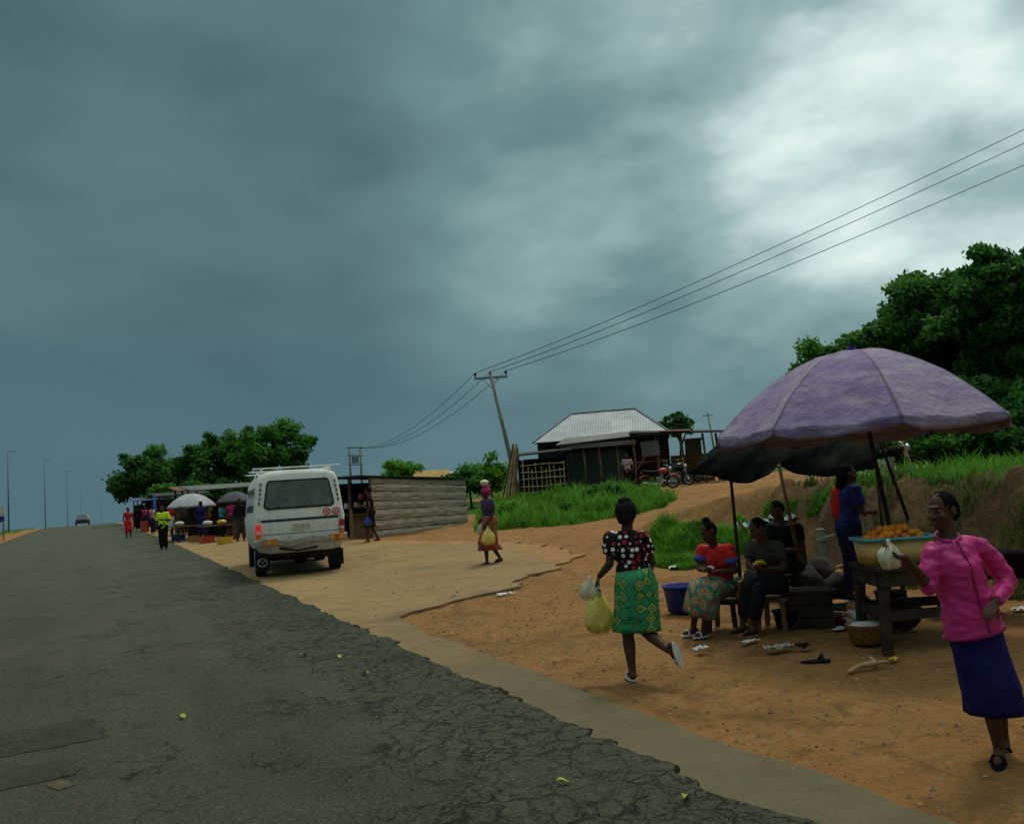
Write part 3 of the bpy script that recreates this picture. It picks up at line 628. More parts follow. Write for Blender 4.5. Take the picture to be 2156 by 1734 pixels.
def stand(p,rel,h,stride=0,arms=None,lean=0,hrel=None):
    k=h/1.65; A=az_of(p)+rad(rel); Rm=Matrix.Rotation(-A,3,'Z'); T=lambda v:p+Rm@(V(v)*k)
    J={'k':k,'pel':T((0,0,.90)),'neck':T((0,lean,1.385)),'head':T((0,.02+lean*1.15,1.535)),'shL':T((-.165,lean*.9,1.34)),'shR':T((.165,lean*.9,1.34)),
       'knL':T((-.085,.03+stride*.24,.49)),'anL':T((-.08,stride*.33-.02,.088)),'knR':T((.085,.03-stride*.05,.48)),'anR':T((.08,-stride*.36-.02,.088+.09*stride)),
       'elL':T((-.235,-.03+lean*.6,1.08)),'wrL':T((-.245,.06,.86)),'elR':T((.235,-.03+lean*.6,1.08)),'wrR':T((.245,.06,.86))}
    if arms:
        for q,v in arms.items(): J[q]=T(v)
    fd=Rm@V((0,1,0)); J['fdL']=fd; J['fdR']=Rm@V((0,1,-.35*stride)); J['fuR']=Rm@V((0,.35*stride,1))
    J['hd']=Matrix.Rotation(-(az_of(p)+rad(rel if hrel is None else hrel)),3,'Z')@V((0,1,-.08)); J['hu']=V((0,0,1)); return J
def person(label,base,group=None): return empty('person',base,0,label,'person',group)
def bag(label,pt,h,w,mat,grip,rz=0,name='plastic_bag',d=.55):
    B=MB(pt); Rm=Matrix.Rotation(rz,3,'Z'); rings=[]
    for t,rw in ((0,.10),(.12,.16),(.25,.42),(.42,.82),(.6,1.0),(.8,1.0),(.93,.86),(1,.5)):
        z=pt.z-h*t; rings.append([V((pt.x,pt.y,z))+Rm@V((w/2*rw*math.cos(a)*(1+.13*math.sin(5*a+t*4)),w/2*rw*d*math.sin(a)*(1+.15*math.sin(4*a+t*7)),.015*math.sin(6*a))) for a in [2*pi*i/26 for i in range(26)]])
    B.loft(rings,True,True); o=B.build(name,mat,None,True); o.location=pt; return tag(o,label,'bag')
VW=lambda az:(V((math.cos(az),-math.sin(az),0)),V((math.sin(az),math.cos(az),0)))
def jpix(base,D0,k,**pts):
    J={'k':k}
    for n_,v in pts.items(): J[n_]=U(v[0],v[1],D0+(v[2] if len(v)>2 else 0))
    return J
# --- woman in pink jacket
b0=G(2106,1600); D0=dep(b0); az=az_of(b0); su,sv2=VW(az)
J=jpix(b0,D0,1.0,head=(1983,1074),neck=(1994,1124),shR=(1966,1157,-.02),shL=(2066,1150,.02),pel=(2046,1310),elR=(1954,1232,-.06),wrR=(1902,1172,-.2),elL=(2122,1222,.05),wrL=(2094,1268,-.14),
  knL=(2080,1452,-.05),anL=(2103,1571,0),knR=(2094,1448,.08),anR=(2112,1548,.24))
J['k']=.97
J.update(hd=-su*.58-sv2*.8-V((0,0,.05)),hu=V((0,0,1))-su*.06,fdL=-sv2-su*.15,fdR=-sv2-V((0,0,.4)),fuR=V((0,0,1))-sv2*.4,curlR=.75,curlL=.3,handR=-su*.8-sv2*.2+V((0,0,.35)),palmR=V((0,0,1))-sv2*.3,palmL=sv2)
r=person('woman in a pink zip jacket and navy skirt walking at the right edge',b0)
body(r,J,.006,True); hair(r,J,style='back'); top(r,J,PINK,'jacket',.012,1.92,1.12,True,.008,True,.010,bell=True)
skirt(r,J,NAVY,1.42,amp=.03,g=-.004,flare=.02,waist=.1,minr=.165); sandals(r,J,BLACK)
up,rt,fw=axes(J); P,Nk=J['pel'],J['neck']; k_=.97
b=MB(r.location); b.tube([P+(Nk-P)*t+fw*d*k_ for t,d in ((-.118,.158),(.05,.149),(.25,.139),(.45,.142),(.66,.146),(.82,.112),(.93,.078))],.007,6); b.build('zip',PINKD,r)
b=MB(r.location); b.tube([P-up*.055+(rt*math.cos(q)*.182+fw*math.sin(q)*.154)*k_ for q in [2*pi*i/40 for i in range(41)]],.009,6); b.build('hem_band',PINKD,r,True)
b=MB(r.location)
b.tube([Nk-up*.018+rt*.066*math.cos(t)+fw*.066*math.sin(t)+up*(.004-.03*math.sin(t)) for t in [rad(x) for x in range(-250,71,20)]],.011,8); b.build('collar',PINKD,r,True)
b=MB(r.location); c=P.lerp(Nk,.1)-rt*.10+fw*.125; b.bar(c-rt*.05-up*.03,c+rt*.04+up*.02,.012,.012); b.build('pocket',PINKD,r)
bag('clear plastic bag of white food held out by the woman in pink',J['wrR']+V((0,0,.1))-su*.07-sv2*.03,.15,.16,CBAG,None)
# --- running woman
b0=G(1332,1432); D0=dep(b0); az=az_of(b0); su,sv2=VW(az)
J=jpix(b0,D0,1.03,head=(1320,1081,.04),neck=(1319,1118,.02),shR=(1352,1133,-.02),shL=(1286,1133,.06),pel=(1340,1232),elR=(1372,1180,.02),wrR=(1372,1192,.22),elL=(1284,1186,.02),wrL=(1262,1212,.12),
  knL=(1322,1335,.04),anL=(1331,1409,0),knR=(1360,1328,.03),anR=(1406,1366,-.2))
J.update(hd=sv2*.9+su*.25,hu=V((0,0,1)),fdL=sv2*.9-su*.25,fdR=V((0,0,-1))+su*.25+sv2*.1,fuR=sv2*.6-su*.8,curlL=.9,curlR=.7,palmL=su,handL=V((0,0,-1))-su*.5)
r=person('running woman in a polka dot blouse and green patterned skirt seen from behind',b0)
body(r,J,.007); hair(r,J,BLACK,'scarf','headscarf'); top(r,J,POLKA,'blouse',.026,.62,.62,False,.009,True,.006); skirt(r,J,GREENP,.95,flare=.015,amp=.065,g=.02,waist=.3,minr=.160); sandals(r,J,WHITEC)
hp=J['wrL']+V((0,0,-.06))-su*.04
bag('bulging yellow plastic bag hanging from the running woman left hand',hp+V((0,0,.0)),.44,.25,YBAG,None,-az+.3)
bag('small clear plastic bag gripped by the running woman above the yellow bag',hp-su*.055+V((0,0,.06)),.2,.19,CBAG,None,-az)
# --- seated people
def seated(label,off,dd,h,tm,bm,shoe,skirted,style,px,cuff=None):
    b0=G(px[0],px[1]); D0=dep(b0)+dd; az=az_of(b0); su,sv2=VW(az); ox,oy=off
    q=lambda x,y,d=0:(x+ox,y+oy,d)
    J=jpix(b0,D0,h/1.65,head=q(1486,1118,-.08),neck=q(1498,1147,-.03),shR=q(1474,1156,.05),shL=q(1531,1155,-.10),pel=q(1518,1232,.14),elR=q(1468,1195,.0),wrR=q(1480,1200,-.22),elL=q(1543,1201,-.13),wrL=q(1504,1203,-.26),
      knR=q(1466,1238,-.16),knL=q(1492,1243,-.3),anR=q(1456,1318,-.06),anL=q(1478,1322,-.16))
    J.update(hd=-su*.8-sv2*.6-V((0,0,.4)),hu=V((0,0,1))-su*.25,fdL=-su*.7-sv2*.7,fdR=-su*.8-sv2*.5,curlL=.8,curlR=.8,palmL=V((0,0,1)),palmR=V((0,0,1)))
    r=person(label,b0); body(r,J,.009); hair(r,J,style=style)
    top(r,J,tm,'blouse' if skirted else 'shirt',.022,.62,.62,False,.011,skirted,.006)
    if cuff:
        for s in 'LR':
            b=MB(r.location); a_,c_=J['sh'+s],J['el'+s]; b.tube([a_.lerp(c_,.42),a_.lerp(c_,.66)],[.074,.069],14); b.build('sleeve_band',cuff,r,True)
    if skirted: skirt(r,J,bm,1.62,flare=.05,amp=.05,g=.01)
    else: trousers(r,J,bm,1.8)
    sandals(r,J,shoe); return J
JA=seated('woman in a red top and patterned skirt seated beside the blue basin',(4,0),.1,1.6,RED,FLORAL,WHITEC,True,'bun',(1474,1338),BLUE)
JB=seated('person in a dark brown shirt seated right of the red top woman',(108,-6),.1,1.62,GREYC,BLACK,BLACK,False,'short',(1616,1336))
JC=seated('dark clothed person seated behind the brown shirted vendor',(148,-46),1.0,1.62,BLACK,BLACK,BLACK,False,'back',(1652,1284))
def stool(label,J,mat,w=.34):
    p=J['pel']; g_=gp(p.x,p.y); ht=max(.2,p.z-.15-g_.z); root=empty('stool',g_,random.random(),label,'stool')
    b=MB(); b.box((0,0,ht-.02),(w,w,.04)); b.build('seat',mat,root,bevel=.006)
    for sx_ in (-1,1):
        for sy_ in (-1,1): b=MB(); b.bar((sx_*(w/2-.04),sy_*(w/2-.04),ht-.04),(sx_*(w/2-.02),sy_*(w/2-.02),0),.045,.045); b.build('leg',mat,root)
    return root
stool('low wooden stool under the woman in the red top',JA,WOODD); stool('wooden stool under the person in the brown shirt',JB,WOODB); stool('dark stool under the person seated at the back',JC,WOODD)
bl=MB(); bl.ell((0,0,0),(.05,.035,.03)); o=bl.build('food_parcel',PAPER,None,True); o.location=(JA['wrR']+JA['wrL'])/2+V((0,0,.03)); tag(o,'white wrapped parcel in the hands of the red top woman','parcel')
bl=MB(); bl.tube([(-.08,0,0),(-.03,0,.02),(.04,0,.02),(.09,0,0)],[.012,.026,.026,.01],10); o=bl.build('maize_cob',YELPL,None,True); o.location=(JB['wrR']+JB['wrL'])/2+V((0,0,.04)); tag(o,'yellow cob held by the person in the brown shirt','food')
# --- standing under umbrella
bD=G(1802,1262); JD=stand(bD,55,1.7,0,{'elL':(-.22,.06,1.06),'wrL':(-.12,.28,1.05),'elR':(.22,.06,1.06),'wrR':(.12,.28,1.05)},.05,75)
r=person('woman with long hair in a red and blue top standing behind the fried food table',bD)
body(r,JD,.009); hair(r,JD,style='long'); top(r,JD,DBLUE,'blouse',.024,.7,.7,True,.011); trousers(r,JD,M('dark_navy_trousers',(.010,.011,.045),.9),1.9); sandals(r,JD,BLACK)
up,rt,fw=axes(JD); b=MB(r.location); b.cap(JD['neck'].lerp(JD['pel'],.2)-rt*.085-fw*.045,JD['neck'].lerp(JD['pel'],.66)-rt*.09-fw*.045,.125,.12); b.tube([JD['shL'],JD['shL'].lerp(JD['elL'],.7)],[.084,.078],14); b.ell(JD['shL'],(.084,)*3); b.blob('top_panel',RED,r,.012,3)
# --- centre woman with head load
bE=G(1037,1188); azE=az_of(bE); su,sv2=VW(azE)
JE=stand(bE,-115,1.64,.55,{'elL':(-.23,.02,1.08),'wrL':(-.22,.16,.90),'elR':(.25,-.08,1.10),'wrR':(.22,.08,.98)},.04,-140)
r=person('woman in a patterned dress walking with a small load on her head',bE)
body(r,JE,.01); hair(r,JE,MAG,'scarf','headscarf'); top(r,JE,BLUEP,'blouse',.03,.7,.7,True,.012); skirt(r,JE,REDP,1.45,flare=.06,amp=.05,g=.03,waist=.3); sandals(r,JE,BLACK)
b=MB(); b.lathe([(.05,0),(.085,.04),(.10,.09),(.09,.095),(.06,.12),(.01,.135)],(0,0,0)); o=b.build('bowl',M('cream_enamel',(.6,.48,.36),.5),None,True); o.location=JE['head']+V((0,0,.145)); tag(o,'cream covered bowl balanced on the head of the walking woman','bowl')
bag('pale yellow plastic bag carried low by the woman with the head load',JE['wrL']+V((0,0,-.07)),.38,.27,YBAG,None,-azE)
bag('clear plastic bag swinging behind the woman with the head load',JE['wrR']+V((0,0,-.05)),.3,.24,CBAG,None,-azE)
# --- other people along the road
def sp(label,px,py,rel,h,tm,bm,kind,style='short',stride=0,arms=None,sl=.55,hm=None,lean=0,shoe=None,vox=.014,group=None):
    p=G(px,py); J=stand(p,rel,h,stride,arms,lean); r=person(label,p,group); body(r,J,vox); hair(r,J,hm,style,'hair' if style!='scarf' else 'headscarf',.014)
    top(r,J,tm,'shirt',.022,sl,sl,True,.016)
    if kind=='t': trousers(r,J,bm,1.88,vox=.016)
    else: skirt(r,J,bm,{'s':1.35,'l':1.8,'m':1.05}[kind],flare=.05,amp=.04,g=.012)
    sandals(r,J,shoe or BLACK); return J
JF=sp('person in a black dress reaching into the front of the wooden shack',784,1141,-80,1.76,BLACK,BLACK,'m',stride=.4,arms={'elR':(.2,.16,1.12),'wrR':(.15,.36,1.1)},sl=.3,lean=.03)
bag('blue and yellow bag hanging beside the person in black at the shack',JF['wrL']+V((0,0,-.06)),.32,.24,BLUEPL,None,0,'carrier_bag')
sp('person in a bright yellow green vest standing at the road edge',345,1159,200,1.68,VEST,BLACK,'t',arms={'elL':(-.24,.0,1.1),'wrL':(-.1,.2,1.12)},sl=.9)
sp('person in a red dress at the roadside far left of the stalls',271,1133,160,1.64,RED,RED,'s',stride=.2)
sp('person in a dark suit standing just right of the red dress',291,1116,10,1.72,BLACK,BLACK,'t',sl=1.8)
sp('person in a pale shirt between the blue furled parasol and the vest wearer',322,1124,120,1.66,PALEP,NAVY,'t')
sp('person in a red blouse and white skirt behind the vest wearer',362,1128,-60,1.62,RED,WHITEC,'s')
sp('person in dark blue standing right of the pale parasol',425,1137,30,1.68,NAVY,NAVY,'s')
sp('person in black walking close to the left flank of the white van',508,1140,150,1.7,BLACK,GREYC,'t',stride=.3,sl=1.8)
sp('person in a green top at the low stall under the dark parasol',470,1136,-120,1.6,TEALPL,BLACK,'s')
sp('distant person in magenta crossing near the end of the stalls',306,1112,170,1.62,MAG,BLACK,'s')
sp('person in dark brown behind the display table under the pale parasol',388,1126,170,1.6,GREYC,BLACK,'s')
sp('person in yellow and black at the rusty roofed far stall',443,1128,60,1.64,YELPL,BLACK,'t')
sp('person in a white shirt and dark trousers left of the pale parasol pole',402,1124,-30,1.66,WHITEC,BLACK,'t')
sp('person in bright green standing between the vest wearer and the pale parasol',374,1120,100,1.6,VEST,NAVY,'s')
sp('person in a long black dress behind the display table left of the van',458,1126,200,1.66,BLACK,BLACK,'l')
sp('person in a dark red top right of the dark parasol pole',488,1128,-150,1.64,MAG,GREYC,'t')
sp('distant person in black and blue at the stall under the trees',337,1112,40,1.66,BLACK,BLUE,'s')
sp('man in a pale pink shirt and dark trousers in front of the house porch',1325,1031,185,1.74,PALEP,BLACK,'t',sl=.8)
# ------------------------------------------------------------ white van
VSC=1.19
wc=G(629,1206); VH=rad(6.5); hv=V((math.sin(VH),math.cos(VH),0)); vp=wc-hv*.75*VSC; vp=gp(vp.x,vp.y)+V((0,0,.038))
van=empty('van',vp,-VH,'battered white passenger van with roof rack parked on the lay by','van'); van.scale=(VSC,VSC,VSC)
def vanpaint(name='dirty_white_paint',kk=1.0,dirt=.7):
    m,nt,b=nmat(name); co=ocoord(nt); sx=N(nt,'ShaderNodeSeparateXYZ'); nt.links.new(co,sx.inputs[0])
    n=mapr(nt,noi(nt,co,3,6,.7),.4,.7); lo=mapr(nt,sx.outputs[2],.35,1.0,dirt,.08)
    q=lambda *c: tuple(x*kk for x in c)
    c=mixc(nt,mth(nt,'MULTIPLY',n,.45),q(.86,.87,.80),q(.58,.56,.46)); c=mixc(nt,mth(nt,'MULTIPLY',lo,mapr(nt,noi(nt,co,6,6,.8),.3,.62)),c,(.20,.155,.11))
    st=N(nt,'ShaderNodeMapping'); st.inputs['Scale'].default_value=(9,9,.8); nt.links.new(co,st.inputs[0])
    c=mixc(nt,mapr(nt,noi(nt,st.outputs[0],1.5,5,.7),.55,.75,0,.55),c,(.26,.18,.115))
    nt.links.new(c,b.inputs['Base Color']); b.inputs['Roughness'].default_value=.5; setspec(b,.3); return m
VP=vanpaint(); VB=vanpaint('grimy_bumper_paint',.55,1.0); GLASS=M('dusty_glass',(.10,.115,.10),.22,.35,4,.05,20,c2=(.17,.18,.15),spec=.6); DGLASS=M('dark_glass',(.02,.03,.035),.15,.2,4,0,spec=.7)
HP=[(0,.42),(.58,.42),(.73,.46),(.79,.56),(.82,.80),(.83,1.06),(.812,1.16),(.775,1.52),(.74,1.76),(.69,1.865),(.57,1.915),(.3,1.938),(0,1.945)]
def vring(y,f,lean,z0=1.1):
    pr=[(x*f,z0+(z-z0)*f) for x,z in HP]
    return [V((x,y+lean(z),z)) for x,z in pr]+[V((-x,y+lean(z),z)) for x,z in pr[-2:0:-1]]
rl=lambda z:max(0,z-1.1)*.14; fl=lambda z:-max(0,z-1.05)*.62; z0=lambda z:0
rings=[vring(0,.90,rl),vring(.012,.955,rl),vring(.05,.985,rl),vring(.12,1,rl)]+[vring(y,1,z0) for y in (1.0,2.0,3.0)]+[vring(3.55,1,lambda z:fl(z)*.4),vring(3.98,.985,fl),vring(4.08,.95,fl)]
b=MB(); Rr=b.loft(rings,False,False)
nh=len(HP)
for ring in (Rr[0],Rr[-1]):
    Rt=ring[:nh]; Lf=[ring[0]]+ring[:nh-1:-1]+[ring[nh-1]]
    for i in range(nh-1):
        q=[]
        for v_ in (Rt[i],Rt[i+1],Lf[i+1],Lf[i]):
            if v_ not in q: q.append(v_)
        b.bm.faces.new(q)
body_v=b.build('body',VP,van,True); md=body_v.modifiers.new('e','EDGE_SPLIT'); md.split_angle=rad(40)
def rpanel(pts,off,mat,name,par=van,th=.012):
    b=MB(); b.loft([[V((x,rl(z)-off+d,z)) for x,z in pts] for d in (0,th)]); return b.build(name,mat,par)
def rrect(x0,x1,z0_,z1,r,xt0=None,xt1=None,n=5):
    out=[]; xt0=x0 if xt0 is None else xt0; xt1=x1 if xt1 is None else xt1
    for cx,cz,a0,tp in ((x1-r,z0_+r,-90,0),(xt1-r,z1-r,0,1),(xt0+r,z1-r,90,1),(x0+r,z0_+r,180,0)):
        for i in range(n+1):
            a=rad(a0+90*i/n); out.append((cx+r*math.cos(a),cz+r*math.sin(a)))
    return out
rw=rpanel(rrect(-.64,.64,1.23,1.765,.08,-.575,.575),.012,RUBBER,'rear_window'); rpanel(rrect(-.61,.61,1.26,1.735,.06,-.55,.55),.017,GLASS,'pane',rw,.006)
rpanel([(-.70,1.005),(.70,1.005),(.70,1.05),(-.70,1.05)],.006,M('dark_teal_stripe',(.02,.05,.06),.5),'stripe')
for s in (-1,1):
    rpanel([(s*.735,.80),(s*.741,1.1),(s*.733,1.1),(s*.727,.80)],.004,RUBBER,'tailgate_seam')
    b=MB()
    for i in range(5):
        zz=1.33+i*.085; b.tube([V((s*(.725-.13*(zz-1.15)),rl(zz)-.002,zz+.05)),V((s*(.757-.13*(zz-1.15)),rl(zz)-.0,zz+.025)),V((s*(.725-.13*(zz-1.15)),rl(zz)-.002,zz))],.010,5)
    b.build('chevron_decal',RUBBER,van)
rpanel([(-.70,.775),(.70,.775),(.70,.783),(-.70,.783)],.004,RUBBER,'tailgate_seam')
rpanel(rrect(-.17,.17,.83,.94,.01),.01,M('faded_plate',(.5,.5,.43),.6,.4,15),'number_plate')
TL=M('red_lamp',(.45,.02,.015),.3,.2,5,0,spec=.6); TLIT=M('lit_red_lamp',(.75,.03,.02),.3,.1,5,0,emit=.35); ORG=M('orange_lens',(.65,.20,.04),.35,.2,5,0)
for s in (-1,1):
    t_=rpanel(rrect(s*.755-.05,s*.755+.05,.72,.97,.015),.022,TLIT if s<0 else TL,'tail_light',van,.05); rpanel(rrect(s*.755-.04,s*.755+.04,.73,.785,.01),.026,ORG,'indicator',t_,.006)
    rpanel(rrect(s*.755-.04,s*.755+.04,.80,.845,.01),.026,WHITEC,'reverse_lamp',t_,.006)
rl_=rpanel(rrect(-.68,-.42,.59,.70,.006),.118,ORG,'reflector'); rpanel([(-.60,.60),(-.55,.60),(-.55,.69),(-.60,.69)],.122,M('yellow_tape',(.6,.45,.08),.5),'tape',rl_,.004)
rr_=rpanel(rrect(.50,.79,.61,.71,.006),.118,ORG,'reflector')
for i in range(3): rpanel([(.53+i*.09,.62),(.565+i*.09,.62),(.565+i*.09,.70),(.53+i*.09,.70)],.122,M('red_tape',(.5,.05,.03),.5) if i%2 else M('pale_tape',(.6,.5,.2),.5),'tape',rr_,.004)
stk=rpanel([(.40,1.062),(.742,1.062),(.742,1.205),(.40,1.205)],.013,M('white_sticker',(.7,.7,.65),.5),'sticker')
for cx in (.487,.655):
    for R_,mm,of in ((.072,M('red_ring',(.55,.03,.025),.5),.017),(.047,WHITEC,.020),(.022,RED,.023)):
        b=MB(); b.loft([[V((cx+R_*math.cos(t),rl(1.133)-of+d,1.133+R_*.92*math.sin(t))) for t in [2*pi*i/24 for i in range(24)]] for d in (0,.004)]); b.build('speed_mark',mm,stk)
b=MB(); pts=[(-.84,.55),(-.6,.575),(-.4,.58),(-.25,.55),(-.1,.565),(.2,.60),(.35,.57),(.5,.59),(.84,.60)]
b.loft([[V((x,y_-.09+.02*math.sin(x*9),z+dz+.014*math.sin(x*7))) for y_,dz in ((0,0),(0,.115),(.09,.13),(.09,-.01))] for x,z in pts]); b.build('bumper',VB,van,bevel=.012)
b=MB(); b.box((0,1.9,.42),(1.30,3.6,.12)); b.box((.38,.28,.40),(.5,.42,.18)); b.tube([(-.62,.75,.31),(.62,.75,.31)],.05,8); b.ell((.05,.75,.31),(.14,.14,.14)); b.tube([(-.25,.1,.33),(-.25,1.6,.36)],.03,8); b.box((-.1,.35,.46),(.9,.5,.08)); b.tube([(-.4,-.04,.52),(-.1,-.05,.46),(.3,-.05,.50)],.018,6); b.build('undercarriage',M('grimy_underside',(.02,.018,.015),.9),van)
def wheel(par,c,R_,w_,name='wheel'):
    b=MB(); pr=[(R_*.62,-w_/2),(R_*.9,-w_/2),(R_*.98,-w_*.38),(R_,-w_*.2),(R_,w_*.2),(R_*.98,w_*.38),(R_*.9,w_/2),(R_*.62,w_/2)]; b.lathe(pr,c,(1,0,0),28); o=b.build(name,RUBBER,par)
    b=MB(); b.lathe([(R_*.62,-w_*.52),(R_*.5,-w_*.40),(R_*.2,-w_*.36),(R_*.12,-w_*.52),(R_*.12,w_*.52),(R_*.2,w_*.36),(R_*.5,w_*.4),(R_*.62,w_*.52)],c,(1,0,0),20); b.build('rim',METALG,o)
    return o
for s in (-1,1):
    for y in (.75,3.2): wheel(van,(s*.69,y,.30),.30,.20)
    b=MB(); b.box((s*.68,.36,.27),(.26,.012,.30)); mf=b.build('mud_flap',RUBBER,van)
    if s<0:
        b=MB(); c=V((-.68,.348,.27)); b.tube([c+V((.085*math.cos(t),0,.068*math.sin(t))) for t in [2*pi*i/24 for i in range(25)]],.010,6); b.tube([c+V(v_) for v_ in ((-.07,0,.015),(-.03,0,.03),(0,0,-.025),(.03,0,.03),(.07,0,.015))],.010,6); b.build('emblem',WHITEC,mf)
for y0,y1 in ((.35,1.25),(1.38,2.35),(2.48,3.2)):
    for s in (-1,1):
        b=MB(); b.quad(*[V((s*(.806 if z<1.3 else .757)+s*.006,y,z)) for y,z in ((y0,1.2),(y1,1.2),(y1,1.66),(y0,1.66))]); b.build('side_window',DGLASS,van)
b=MB()
for s in (-1,1):
    b.tube([(s*.62,.15,1.99),(s*.62,3.0,1.99)],.014,8)
    for y in (.3,1.5,2.8): b.tube([(s*.64,y,1.86),(s*.62,y,1.99)],.012,6)
for y in (.18,1.6,2.95): b.tube([(-.80,y,1.995),(.80,y,1.995)],.014,8)
b.build('roof_rack',M('white_rack_paint',(.74,.76,.76),.5,.12),van)
b=MB(); b.box((-.93,3.1,1.25),(.16,.07,.24)); b.tube([(-.8,3.15,1.15),(-.93,3.12,1.2)],.014,6); b.build('side_mirror',RUBBER,van)
# ------------------------------------------------------------ big umbrella
def canopy(par,c,R_,H,mat,nr=8,val=.16,sub=6,rot=.2,vm=None,pw=2.1):
    b=MB(); rings=[]; n=nr*sub
    for i in range(1,13):
        f=i/12; ring=[]
        for j in range(n):
            t=rot+2*pi*j/n; ph=(j%sub)/sub; pinch=1-(1-math.cos(pi/nr))*math.sin(pi*ph)*.9
            ring.append(c+V((R_*f*pinch*math.cos(t),R_*f*pinch*math.sin(t),H*(1-f**pw)-.020*R_*f*math.sin(pi*ph)+.016*noise.noise((f*7*math.cos(t),f*7*math.sin(t),3)))))
        rings.append(ring)
    last=rings[-1]; b.loft(rings,True,False); b.build('canopy',mat,par,False,solid=.008)
    b=MB(); R2=[]
    for k_ in range(4):
        R2.append([c+(p-c)*(1.004)+V((.012*math.sin(j*1.7+k_)*k_,.012*math.cos(j*2.3+k_)*k_,-val*k_/3*(.92+.12*math.sin(j*2*pi/sub))*(0.72 if j%sub==0 else 1)))+(p-c).normalized()*(.012*k_*math.sin(j*2.1)) for j,p in enumerate(last)])
    b.loft(R2,False,False); b.build('valance',vm or mat,par,True,solid=.005)
def umbm(kk=1.0,name='faded_purple_canvas'):
    m,nt,b=nmat(name); co=ocoord(nt); sx=N(nt,'ShaderNodeSeparateXYZ'); nt.links.new(co,sx.inputs[0])
    ang=mth(nt,'ARCTAN2',sx.outputs[1],sx.outputs[0]); tt=mth(nt,'DIVIDE',mth(nt,'ADD',ang,-.2+6.2832),pi/4); seg=mth(nt,'FLOOR',tt)
    wn=N(nt,'ShaderNodeTexWhiteNoise',noise_dimensions='1D'); nt.links.new(seg,wn.inputs['W'])
    n=mapr(nt,noi(nt,co,1.6,6,.7,.4),.35,.65); n2=mapr(nt,noi(nt,co,4.5,7,.78,.3),.50,.74)
    st=N(nt,'ShaderNodeMapping'); st.inputs['Scale'].default_value=(1,1,3.5); nt.links.new(co,st.inputs[0]); n3=mapr(nt,noi(nt,st.outputs[0],2.3,6,.7),.42,.66)
    q=lambda *c: tuple(x*kk for x in c)
    c=mixc(nt,wn.outputs['Value'],q(.185,.145,.265),q(.30,.255,.32)); c=mixc(nt,mth(nt,'MULTIPLY',n,.6),c,q(.15,.11,.25)); c=mixc(nt,mth(nt,'MULTIPLY',n3,.65),c,q(.33,.285,.33)); c=mixc(nt,mth(nt,'MULTIPLY',n2,.75),c,q(.10,.08,.11))
    fr=mth(nt,'FRACT',tt); seam=mapr(nt,mth(nt,'ABSOLUTE',mth(nt,'SUBTRACT',fr,.5)),.475,.495); c=mixc(nt,mth(nt,'MULTIPLY',seam,.6),c,(.05,.045,.065))
    nt.links.new(c,b.inputs['Base Color']); b.inputs['Roughness'].default_value=.92; setspec(b,.08); bumpn(nt,b,noi(nt,co,6,6,.65),.9,.04)
    return m
ub=G(1912,1288); UD=9.6; rimc=U(1810,896,UD); topc=U(1806,735,UD)
UM=umbm(1.18); um=empty('market_umbrella',ub,0,'large faded purple market umbrella on a leaning pole','umbrella')
cl_=rimc-ub; HH=topc.z-rimc.z; UPW=1.9
canopy(um,V((0,0,0)),1.52,HH,UM,vm=UM,pw=UPW,val=.13)
for o in um.children: o.location=cl_
b=MB(); b.tube([V((0,0,0)),cl_+V((0,0,HH*.98))],[.028,.02],10); b.build('pole',WOODD,um,True)
for i in range(8):
    t=.2+2*pi*i/8; b=MB(); b.tube([cl_+V((1.48*f*math.cos(t),1.48*f*math.sin(t),HH*(1-f**UPW)-.035)) for f in (0.05,.3,.55,.8,1)],.008,5); b.tube([cl_+V((0,0,HH*.25)),cl_+V((.75*math.cos(t),.75*math.sin(t),HH*.66))],.006,5); b.build('rib',METALG,um)
b=MB(); b.lathe([(.05,0),(.04,.02),(.018,.05),(.012,.09)],cl_+V((0,0,HH-.01))); b.build('finial',NAVY,um)
b=MB(); b.sheet(lambda u,v:cl_+V((.25+.28*u,-.12+.2*v,HH*(1-(math.hypot(.25+.28*u,-.12+.2*v)/1.52)**UPW)+.028)),4,4); b.build('patch',YELPL,um,True)
b=MB(); b.sheet(lambda u,v:cl_+V((.54+.1*u,-.12+.2*v,HH*(1-(math.hypot(.54+.1*u,-.12+.2*v)/1.52)**UPW)+.028)),3,4); b.build('patch',BLUE,um,True)
# dark tarp on sticks behind
P00=U(1446,996,11.6); P01=U(1530,912,12.0); P10=U(1845,984,11.4); P11=U(1845,908,11.9); tb=G(1697,1246)
tr=empty('tarpaulin',tb,0,'dark sagging tarpaulin shelter on sticks behind the purple umbrella','tarpaulin')
b=MB(tr.location)
def tf(u,v):
    a=P00.lerp(P10,u); c=P01.lerp(P11,u); p=a.lerp(c,v); lo=(1-v)
    dip=.15*math.exp(-((u-.3)/.14)**2)-.08*math.exp(-((u-.49)/.05)**2)+.10*math.exp(-((u-.74)/.16)**2)
    return p+V((0,0,-dip*lo+.02*noise.noise((u*11,v*5,1))))-HF*(.16*math.sin(pi*v)*(.4+.6*math.sin(u*9)**2)+.06*noise.noise((u*14,v*3,4)))
b.sheet(tf,44,14); b.build('sheet',M('backlit_dark_tarp',(.008,.011,.009),.9,.5,5,.5,20,spec=.05),tr,True,solid=.006)  # dark tarp coloured near black to carry its backlit shade
b=MB(tr.location); b.tube([tb,U(1640,978,11.3)],[.03,.022],8); b.build('stick',WOODB,tr,True)
q=U(1903,1000,13.0); q=gp(q.x,q.y)
for a_,b_ in ((P11,q),(P01,gp(P01.x,P01.y)),(P10,gp(P10.x,P10.y))):
    b=MB(tr.location); b.tube([b_,a_],[.026,.02],8); b.build('stick',WOODD,tr,True)
